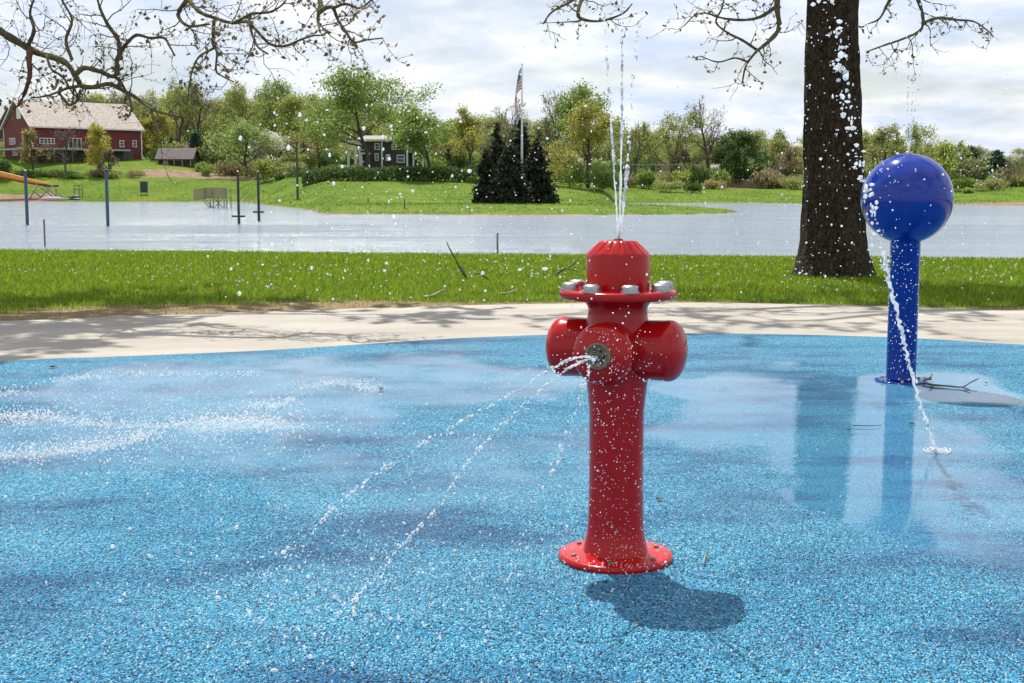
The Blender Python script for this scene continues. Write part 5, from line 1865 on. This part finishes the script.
# three outlets
ang = R(-21)
fwd = Vector((math.sin(ang), -math.cos(ang), 0))
rgt = Vector((math.cos(ang), math.sin(ang), 0))
for d, L, lb_ in ((rgt, .280, None), (-rgt, .290, None), (fwd, .262, 'front outlet with a ringed spray nozzle')):
    mb = MB()
    mb.lathe([(.001, 0), (.119, 0), (.119, .12), (.121, L - .085), (.1225, L - .074), (.1225, L - .066)] + [(.1215 * math.cos(q), L - .062 + .066 * math.sin(q)) for q in np.linspace(.06, 1.5, 14)] + [(.001, L + .004)], 56, (0, 0, z_arm), d)
    o = mb.build('outlet', 'red', hyd, True, True, 60)
    if lb_:
        o['label'] = lb_
        mb = MB(); mb.lathe(fil([(.001, L - .004), (.052, L - .004), (.052, L + .012, .004), (.044, L + .014, .003), (.040, L + .006, .003), (.001, L + .004)], 3), 36, (0, 0, z_arm), d)
        nz = mb.build('nozzle', 'brass', o, True, True, 35)
        for k in range(7):
            a = k * PI / 3
            rr = 0 if k == 6 else .024
            sd = Vector((-d.y, d.x, 0))
            c_ = Vector((0, 0, z_arm)) + sd * rr * math.cos(a) + Vector((0, 0, 1)) * rr * math.sin(a)
            mb = MB(); mb.lathe([(.001, L + .003), (.0075, L + .003), (.0065, L + .009), (.001, L + .0085)], 10, c_, d); o2 = mb.build('spray_hole', 'hole', o, False, True)
NOZ = hb_ + Vector((0, 0, z_arm)) + fwd * .275
TOP = hb_ + Vector((0, 0, z_top))

# ------------------------------------------------------------------ blue spray ball
bb_ = gnd(903, 381, .004)
Yb = bb_.y
rB = 44.9 / F * (Yb * CP)
zC = zpix(Yb, 199.3)
ball = thing('spray_ball', 'glossy blue ball fountain on a blue post', 'fountain', (at(907, 197, Yb).x, Yb, .004))
bx0 = at(903.5, 300, Yb).x - ball.location.x
mb = MB()
bm = bmesh.new(); bmesh.ops.create_uvsphere(bm, u_segments=72, v_segments=40, radius=rB)
me = bpy.data.meshes.new('ball'); bm.to_mesh(me); bm.free()
for p in me.polygons: p.use_smooth = True
o = link_mesh('ball', me, 'blue', ball, (0, 0, zC))
mb = MB(); mb.lathe(fil([(.001, rB - .004), (.028, rB - .004), (.028, rB + .012, .004), (.012, rB + .016), (.001, rB + .016)], 3), 20); mb.build('nozzle', 'steel', o, True, True, 40)
rp = 14.6 / F * Yb
mb = MB(); mb.lathe(fil([(rp * 1.02, .02), (rp, .05), (rp, zC - rB * .9), (rp * 1.12, zC - rB * .86), (rp * 1.12, zC - rB * .8)]), 40, (bx0, 0, 0)); mb.build('post', 'blue', ball, True, True, 50)
mb = MB(); mb.lathe(fil([(.001, 0), (.2, 0), (.2, .010, .004), (.001, .013)], 3), 48, (bx0, 0, 0)); bp = mb.build('base_plate', 'blue', ball, True, True, 40)
for k in range(6):
    a = k * PI / 3 + .3
    mb = MB(); mb.lathe(fil([(.001, .012), (.013, .010), (.013, .026, .003), (.001, .028)], 3), 6, (bx0 + .165 * math.cos(a), .165 * math.sin(a), 0)); mb.build('bolt', 'steel', bp, True, True, 30)
BTOP = Vector((ball.location.x, Yb, zC + rB))


# ------------------------------------------------------------------ water
ICO = bmesh.new(); bmesh.ops.create_icosphere(ICO, subdivisions=1, radius=1.0)
ICO_V = np.array([v_.co[:] for v_ in ICO.verts]); ICO.faces.ensure_lookup_table()
ICO_F = np.array([[v_.index for v_ in f.verts] for f in ICO.faces]); ICO.free()
rgw = np.random.default_rng(17)


def drops(cen, rad, squash=0.25, lump=.12, axis=None):
    """Irregular drops: (n,3) centres and radii to one vertex and face array."""
    cen = np.asarray(cen, float); n = len(cen)
    rad = np.broadcast_to(np.asarray(rad, float), (n,))
    S_ = 1 + rgw.normal(0, squash, (n, 1, 3))
    S_ = np.clip(S_, .5, 1.8)
    L = 1 + rgw.normal(0, lump, (n, len(ICO_V), 1))
    base = ICO_V[None] * S_ * L
    if axis is not None:          # drops drawn out along the way they fly
        ax = np.asarray(axis, float); ax = ax / np.linalg.norm(ax, axis=1)[:, None]
        st = 0.3 + 0.9 * rgw.random((n, 1))
        along = np.sum(base * ax[:, None, :], 2)
        base = base + ax[:, None, :] * (along * st)[:, :, None]
    V = base * rad[:, None, None] + cen[:, None, :]
    Fq = ICO_F[None] + (np.arange(n) * len(ICO_V))[:, None, None]
    return V.reshape(-1, 3), Fq.reshape(-1, 3)


def water_obj(name, cen, rad, label, cat=None, group=None, kind=None, mat='water', extra=None, loc=None, squash=.25, axis=None):
    V, Fq = drops(cen, rad, squash, axis=axis)
    if extra is not None:
        n = len(V)
        V = np.concatenate([V, np.array([list(p) for p in extra.v])])
        tri = []
        for q in extra.f:
            for k in range(1, len(q) - 1): tri.append((q[0] + n, q[k] + n, q[k + 1] + n))
        Fq = np.concatenate([Fq, np.array(tri)])
    loc = Vector(loc) if loc is not None else Vector((0, 0, 0))
    V = V - np.array(loc)
    o = link_mesh(name, np_mesh(name, V, Fq, True), mat, None, loc)
    return tag(o, label, cat, group, kind)


def jet(name, label, pts, break_at, r, spread, group, nd=70, rd=(.003, .007), loc=None, seed=1):
    """A stream: solid wavering thread, then a string of drops."""
    rr = random.Random(seed)
    P = catmull(pts, 14)
    nb_ = int(len(P) * break_at)
    ex = MB()
    if nb_ > 2:
        q = []
        for i, p in enumerate(P[:nb_]):
            w_ = spread * .35 * i / max(1, nb_)
            q.append(p + Vector((rr.gauss(0, w_), rr.gauss(0, w_), rr.gauss(0, w_ * .5))))
        ex.tube(q, [r * rr.uniform(.55, 1.5) for _ in q], 6)
    cen, rad, axs = [], [], []
    for k in range(nd):
        f = rr.uniform(break_at * .55, 1.0)
        x = f * (len(P) - 1); i = min(int(x), len(P) - 2)
        p = P[i].lerp(P[i + 1], x - i)
        s = spread * (0.25 + f)
        if nd > 150 and rr.random() < .3: f = round(f * 11) / 11 + rr.gauss(0, .008); f = min(max(f, 0), 1); x = f * (len(P) - 1); i = min(int(x), len(P) - 2); p = P[i].lerp(P[i + 1], x - i); s *= .8   # water bunches into clots
        cen.append(p + Vector((rr.gauss(0, s * .5), rr.gauss(0, s * .5), rr.gauss(0, s))))
        rad.append(rr.uniform(*rd) * (1.0 if f < .7 else .9)); axs.append(list(P[i + 1] - P[i]))
    return water_obj(name, [list(c) for c in cen], np.array(rad), label, 'water jet', group, extra=ex if ex.v else None, loc=loc or pts[0], axis=axs)


Yh = hb_.y
JG = 'jets rising from the hydrant cap'
A = lambda px, py, dy=0: at(px, py, Yh + dy)
jet('water_jet', 'wavering left jet rising from the hydrant cap', [TOP, A(617, 215), A(614, 170), A(611, 120), A(607, 60), A(604, 0), A(601, -60)], .50, .0036, .005, JG, 75, (.0028, .0062), TOP, 2)
jet('water_jet', 'straight middle jet rising from the hydrant cap', [TOP, A(620, 215), A(621, 160), A(622, 110), A(622, 50), A(622, 0), A(623, -70)], .72, .0036, .0035, JG, 65, (.0028, .0055), TOP, 3)
jet('water_jet', 'ragged right jet rising from the hydrant cap', [TOP, A(622, 218), A(626, 180), A(629, 150), A(631, 100), A(636, 50), A(641, 0), A(645, -50)], .36, .0052, .008, JG, 90, (.0028, .0062), TOP, 4)
NG = 'jets shooting from the front nozzle of the hydrant'
w_ = lambda px, py, Y: at(px, py, Y)
e1, e2, e3 = gnd(262, 582), gnd(330, 622), gnd(480, 640)
jet('water_jet', 'upper jet shooting farthest left from the front nozzle', [NOZ, w_(575, 358, 4.80), w_(550, 370, 4.75), w_(500, 400, 4.72), w_(440, 434, 4.72), w_(390, 464, 4.74), w_(345, 497, 4.78), w_(310, 532, 4.85), e1], .20, .0038, .0085, NG, 260, (.0012, .0046), NOZ, 5)
jet('water_jet', 'middle jet shooting left from the front nozzle', [NOZ, w_(577, 364, 4.78), w_(552, 380, 4.68), w_(507, 420, 4.6), w_(468, 463, 4.55), w_(436, 510, 4.5), w_(402, 545, 4.5), w_(370, 583, 4.52), e2], .20, .0038, .0085, NG, 260, (.0012, .0046), NOZ, 6)
jet('water_jet', 'short broken jet falling steeply from the front nozzle', [NOZ, w_(588, 372, 4.7), w_(575, 410, 4.6), w_(545, 490, 4.5), w_(512, 570, 4.4), e3], .08, .005, .015, NG, 90, (.002, .005), NOZ, 7)
BG = 'thin jets rising from the blue ball'
B_ = lambda px, py: at(px, py, Yb)
for i, (lb_, pp) in enumerate((('left thin jet rising from the blue ball', [(907, 130), (908, 90), (909, 50), (911, 0), (912, -40)]), ('middle thin jet rising from the blue ball', [(910, 130), (913, 90), (917, 50), (921, 0), (924, -40)]),
                               ('right thin jet rising from the blue ball', [(912, 130), (917, 95), (923, 55), (930, 10), (936, -30)]))):
    jet('water_jet', lb_, [BTOP] + [B_(*p) for p in pp], .22, .0045, .006, BG, 80, (.0035, .0065), BTOP, 20 + i)
# arc of water coming down across the trunk and the ball
end = gnd(937, 452)
Ye = end.y
D_ = lambda px, py: at(px, py, Ye)
pth = [D_(828, -40), D_(835, 20), D_(840, 60), D_(845, 100), D_(855, 140), D_(866, 185), D_(876, 225), D_(887, 270), D_(900, 325), D_(911, 370), D_(924, 415), end]
P = catmull(pth, 16)
cen, rad = [], []
rr = random.Random(8)
ex = MB()
low = P[int(len(P) * .60):]
ex.tube([p + Vector((rr.gauss(0, .006), rr.gauss(0, .006), 0)) for p in low], [.008 * rr.uniform(.5, 1.6) * (1.2 - .5 * i / len(low)) for i in range(len(low))], 6)
for k in range(170):
    f = rr.random() ** .9
    x = f * (len(P) - 1); i = min(int(x), len(P) - 2)
    p = P[i].lerp(P[i + 1], x - i)
    s = .028 * (1 - f) + .008
    cen.append(list(p + Vector((rr.gauss(0, s), rr.gauss(0, s), rr.gauss(0, s)))))
    rad.append(rr.uniform(.004, .0125) * (1.15 - .5 * f))
for c0 in (.12, .2, .27, .33, .41, .47, .52):
    i = int(c0 * (len(P) - 1))
    for k in range(9):
        cen.append(list(P[i] + Vector((rr.gauss(0, .018), rr.gauss(0, .02), rr.gauss(0, .022))))); rad.append(rr.uniform(.005, .0125))
o = water_obj('water_jet', cen, np.array(rad), 'broken white stream falling past the trunk and the blue ball', 'water jet', None, extra=ex, loc=end, squash=.5)
# crown where that stream lands
cen = [list(end + Vector((.075 * math.cos(a) * q, .075 * math.sin(a) * q, .007 + .008 * random.random()))) for a in np.linspace(0, 6.28, 30) for q in (.35, .7, 1.0)]
water_obj('landing_splash', cen, rgw.uniform(.003, .0085, len(cen)), 'small splash ring where the falling stream lands', 'splash', None, loc=end, squash=.4)
# puff beside the ball
# airborne spray: nobody could count it
cen, rad = [], []
for k in range(420):            # round the hydrant
    px, py = rr.uniform(500, 720), rr.uniform(60, 580)
    if not 585 < px < 650 and rr.random() < .45: continue
    cen.append(list(at(px, py, Yh + rr.uniform(-.75, -.3)))); rad.append(rr.uniform(.0015, .0038))
for k in range(600):            # in front of barrel and head
    px, py = rr.gauss(614, 24), rr.uniform(330, 575)
    cen.append(list(at(px, py, Yh - rr.uniform(.3, .7)))); rad.append(rr.uniform(.0012, .0030))
for k in range(330):            # wide fine spray over the whole view
    px, py = rr.uniform(260, 760), rr.uniform(10, 330)
    cen.append(list(at(px, py, rr.uniform(4, 6.5)))); rad.append(rr.uniform(.0025, .006))
for k in range(170):            # big drops left of the hydrant
    px, py = rr.gauss(380, 75), rr.uniform(100, 300)
    cen.append(list(at(px, py, rr.uniform(3.4, 6)))); rad.append(rr.uniform(.004, .0105) if rr.random() < .35 else rr.uniform(.002, .005))
for k in range(330):            # before the big trunk
    px, py = rr.uniform(780, 905), rr.uniform(0, 290)
    cen.append(list(at(px, py, rr.uniform(6, 9)))); rad.append(rr.uniform(.005, .010) if rr.random() < .2 else rr.uniform(.0025, .0055))
for k in range(150):            # right of the trunk and round the ball
    px, py = rr.uniform(870, 1015), rr.uniform(5, 300)
    cen.append(list(at(px, py, rr.uniform(6.5, 9.5)))); rad.append(rr.uniform(.003, .008))
for k in range(240):            # before the blue post
    px, py = rr.uniform(888, 925), rr.uniform(240, 384)
    cen.append(list(at(px, py, rr.uniform(7.4, 9.8)))); rad.append(rr.uniform(.002, .005))
for k in range(420):            # along the nozzle jets
    f = rr.random()
    px, py = 590 - 300 * f + rr.gauss(0, 22 + 22 * f), 365 + 225 * f ** 1.25 + rr.gauss(0, 14 + 20 * f)
    cen.append(list(at(px, min(py, 600), 4.55 + rr.uniform(-.2, .15)))); rad.append(rr.uniform(.0015, .0042))
cen = np.array(cen); rad = np.array(rad) * .78
ok = cen[:, 2] > .02
water_obj('water_spray', cen[ok], rad[ok], 'loose flying drops of water spray', kind='stuff', squash=.2)
# drops and froth bouncing on the rubber
cen, rad = [], []
for pts, wd in FOAM:
    L = sum((pts[i + 1] - pts[i]).length for i in range(len(pts) - 1))
    for k in range(int(300 * (L + wd * 2) * (1 + wd * 6))):
        p = pts[rr.randrange(len(pts))]
        cen.append((p.x + rr.gauss(0, wd * 1.5), p.y + rr.gauss(0, wd * 2.2), .006 + abs(rr.gauss(0, .015)))); rad.append(rr.uniform(.002, .0062))
for k in range(3200):           # left splash field
    p = gnd(rr.gauss(130, 130), rr.gauss(422, 26))
    cen.append((p.x, p.y, .006 + abs(rr.gauss(0, .012)))); rad.append(rr.uniform(.0018, .0055))
for k in range(1100):           # landing zone of the nozzle jets
    p = gnd(rr.gauss(310, 95), rr.gauss(590, 48))
    cen.append((p.x, p.y, .006 + abs(rr.gauss(0, .02)))); rad.append(rr.uniform(.001, .0036) if rr.random() < .93 else rr.uniform(.004, .009))
for k in range(500):           # foreground
    px = rr.uniform(-10, 1030)
    p = gnd(px, 683 - abs(rr.gauss(0, 45)) + 4)
    cen.append((p.x, p.y, .005 + abs(rr.gauss(0, .012)))); rad.append(rr.uniform(.001, .0030))
for k in range(600):
    p = gnd(rr.uniform(0, 1024), rr.uniform(400, 660))
    cen.append((p.x, p.y, .006 + abs(rr.gauss(0, .006)))); rad.append(rr.uniform(.0015, .004))
for k in range(500):
    p = gnd(rr.gauss(620, 60), rr.gauss(560, 22))
    cen.append((p.x, p.y, .03 + abs(rr.gauss(0, .02)))); rad.append(rr.uniform(.0015, .004))
water_obj('splash_water', cen, np.array(rad), 'white splashing drops bouncing on the blue rubber', kind='stuff', squash=.35)


# ------------------------------------------------------------------ sticks and leaves
def stick(name, label, paths, mat, r, cat='stick', base=None):
    """paths: list of point lists; first is the main stem, the rest its forks, all one piece."""
    mb = MB()
    for i, p in enumerate(paths):
        q = catmull(p, 4) if len(p) > 2 else [Vector(x) for x in p]
        mb.tube(q, [r * (1 if i == 0 else .7) * (1 - .6 * k / len(q)) for k in range(len(q))], 6)
    o = thing(name, label, cat, paths[0][0])
    mb.build('stem', mat, o, True)
    return o


def lw(px, py, up=0.0):
    p = gnd(px, py, 0.0)
    return Vector((p.x, p.y, lawn_z(p.x, p.y) + .03 + up))


p0 = lw(466, 279)
s_ = stick('fallen_branch', 'thin dead branch poking up from the lawn towards the lake', [[p0, at(459, 266, p0.y + .1), at(452, 253, p0.y + .15), at(446.5, 242, p0.y + .2)]], 'twig', .022)
mb = MB(); mb.tube([at(459, 266, p0.y + .1), at(463, 268, p0.y + .1), at(466, 275, p0.y - .1)], [.012, .01, .006], 5); mb.build('fork', 'twig', s_, True)
p0 = lw(488, 281)
s_ = stick('fallen_branch', 'short dark dead branch lying on the lawn right of the upright one', [[p0, p0 + Vector((-.12, .1, .09)), at(474, 274, p0.y + .4)]], 'twig', .02)
p0 = lw(555, 277)
s_ = stick('fallen_branch', 'forked dead branch on the lawn left of the hydrant flange', [[p0, at(562, 270, p0.y + .1), at(568, 268, p0.y + .2), at(576, 262, p0.y + .3)]], 'twig', .022)
mb = MB(); mb.tube([at(566, 268.5, p0.y + .15), at(573, 270, p0.y), at(578, 271, p0.y)], [.014, .01, .006], 5); mb.build('fork', 'twig', s_, True)
p0 = lw(424, 299.5)
s_ = stick('fallen_branch', 'pale bleached stick in the dry grass beside the path', [[p0, lw(432, 300, .02), lw(440, 298, .05), at(447, 290, p0.y + .2)]], 'twig_pale', .02)
p0 = lw(500, 297)
s_ = stick('fallen_branch', 'pale straight stick lying in the shaded grass edge', [[p0, lw(509, 297.5, .02), lw(517, 294, .03)]], 'twig_pale', .016)


def gp(px, py, up=.012):
    p = gnd(px, py, 0.004); p.z += up
    return p


s_ = stick('forked_twig', 'dark forked twig lying on the wet rubber right of the ball post', [[gp(923, 384.5), gp(934, 386.5), gp(948, 387.5), gp(962, 388.5), gp(970, 386.5, .03), gp(978, 385, .05)]], 'twig', .0095, 'twig')
for pp in ([(962, 388.5, .012), (970, 391.5, .012)], [(934, 386.5, .012), (929, 389.5, .012)], [(930, 382.5, .03), (932, 381, .06)]):
    mb = MB(); mb.tube([gp(*q) for q in pp], [.007, .003], 5); mb.build('fork', 'twig', s_, True)
s_ = stick('small_twig', 'tiny pale forked twig on the rubber right of the hydrant base', [[gp(703.5, 567), gp(704.5, 561), gp(706, 556)]], 'twig_pale', .004, 'twig')
mb = MB(); mb.tube([gp(704.5, 561), gp(708, 557.5)], [.003, .002], 4); mb.build('fork', 'twig_pale', s_, True)
s_ = stick('small_twig', 'thin straight twig on the wet rubber left of the ball post reflection', [[gp(853, 427.3), gp(866, 427.6), gp(882, 427)]], 'twig', .004, 'twig')


def leaf(label, px, py, w, mat, seed):
    rr = random.Random(seed)
    p = gp(px, py, .004)
    s = w / F * (p.y * CP + H * SP)
    o = thing('fallen_leaf', label, 'leaf', p, rr.random() * 6)
    mb = MB()
    n = 9
    vs, fs = [], []
    for i in range(n):
        t = i / (n - 1)
        wd = s * .34 * math.sin(PI * t ** .8) ** .7 * (1 + .35 * math.sin(t * 17))
        for k, q in enumerate((-1, 0, 1)):
            vs.append(((t - .5) * s, q * wd, .004 + abs(q) * wd * .55 + .12 * s * (t - .5) ** 2 * 4 + (0 if q else -.0)))
    for i in range(n - 1):
        for k in range(2):
            fs.append((i * 3 + k, i * 3 + k + 1, (i + 1) * 3 + k + 1, (i + 1) * 3 + k))
    mb.add(vs, fs)
    b_ = mb.build('blade', mat, o, True, True)
    so_ = b_.modifiers.new('thick', 'SOLIDIFY'); so_.thickness = .0012
    mb = MB(); mb.tube([(-s * .5, 0, .006), (-s * .75, s * .05, .004)], s * .03, 4); mb.build('stalk', mat, o, True, True)


for i, (lb_, px, py, w, mt) in enumerate([
        ('dark curled leaf on the wet rubber near the far left edge', 52, 368, 9, 'dead_leaf'),
        ('dark leaf on the rubber between the foam and the hydrant', 381, 390, 7, 'dead_leaf'),
        ('small dark leaf on the rubber right of the hydrant barrel', 659, 501, 9, 'dead_leaf'),
        ('tiny dark leaf left of the ball post reflection', 849, 431, 5, 'dead_leaf'),
        ('tiny dark leaf under the falling stream beside the ball post', 911, 425, 7, 'dead_leaf'),
        ('tan dry leaf on the rubber right of the hydrant base', 733, 574, 5, 'tan_leaf'),
        ('dark clump of wet leaf at the foot of the blue post', 927, 381, 12, 'dead_leaf'),
        ('tiny leaf on the wet film right of the forked twig', 986, 384, 4, 'dead_leaf'),
        ('small brown leaf at the edge of the concrete path', 417, 305, 6, 'tan_leaf'),
        ('tiny dark leaf between the hydrant barrel and the ball reflection', 767, 477, 5, 'dead_leaf')]):
    leaf(lb_, px, py, w, mt, 40 + i)
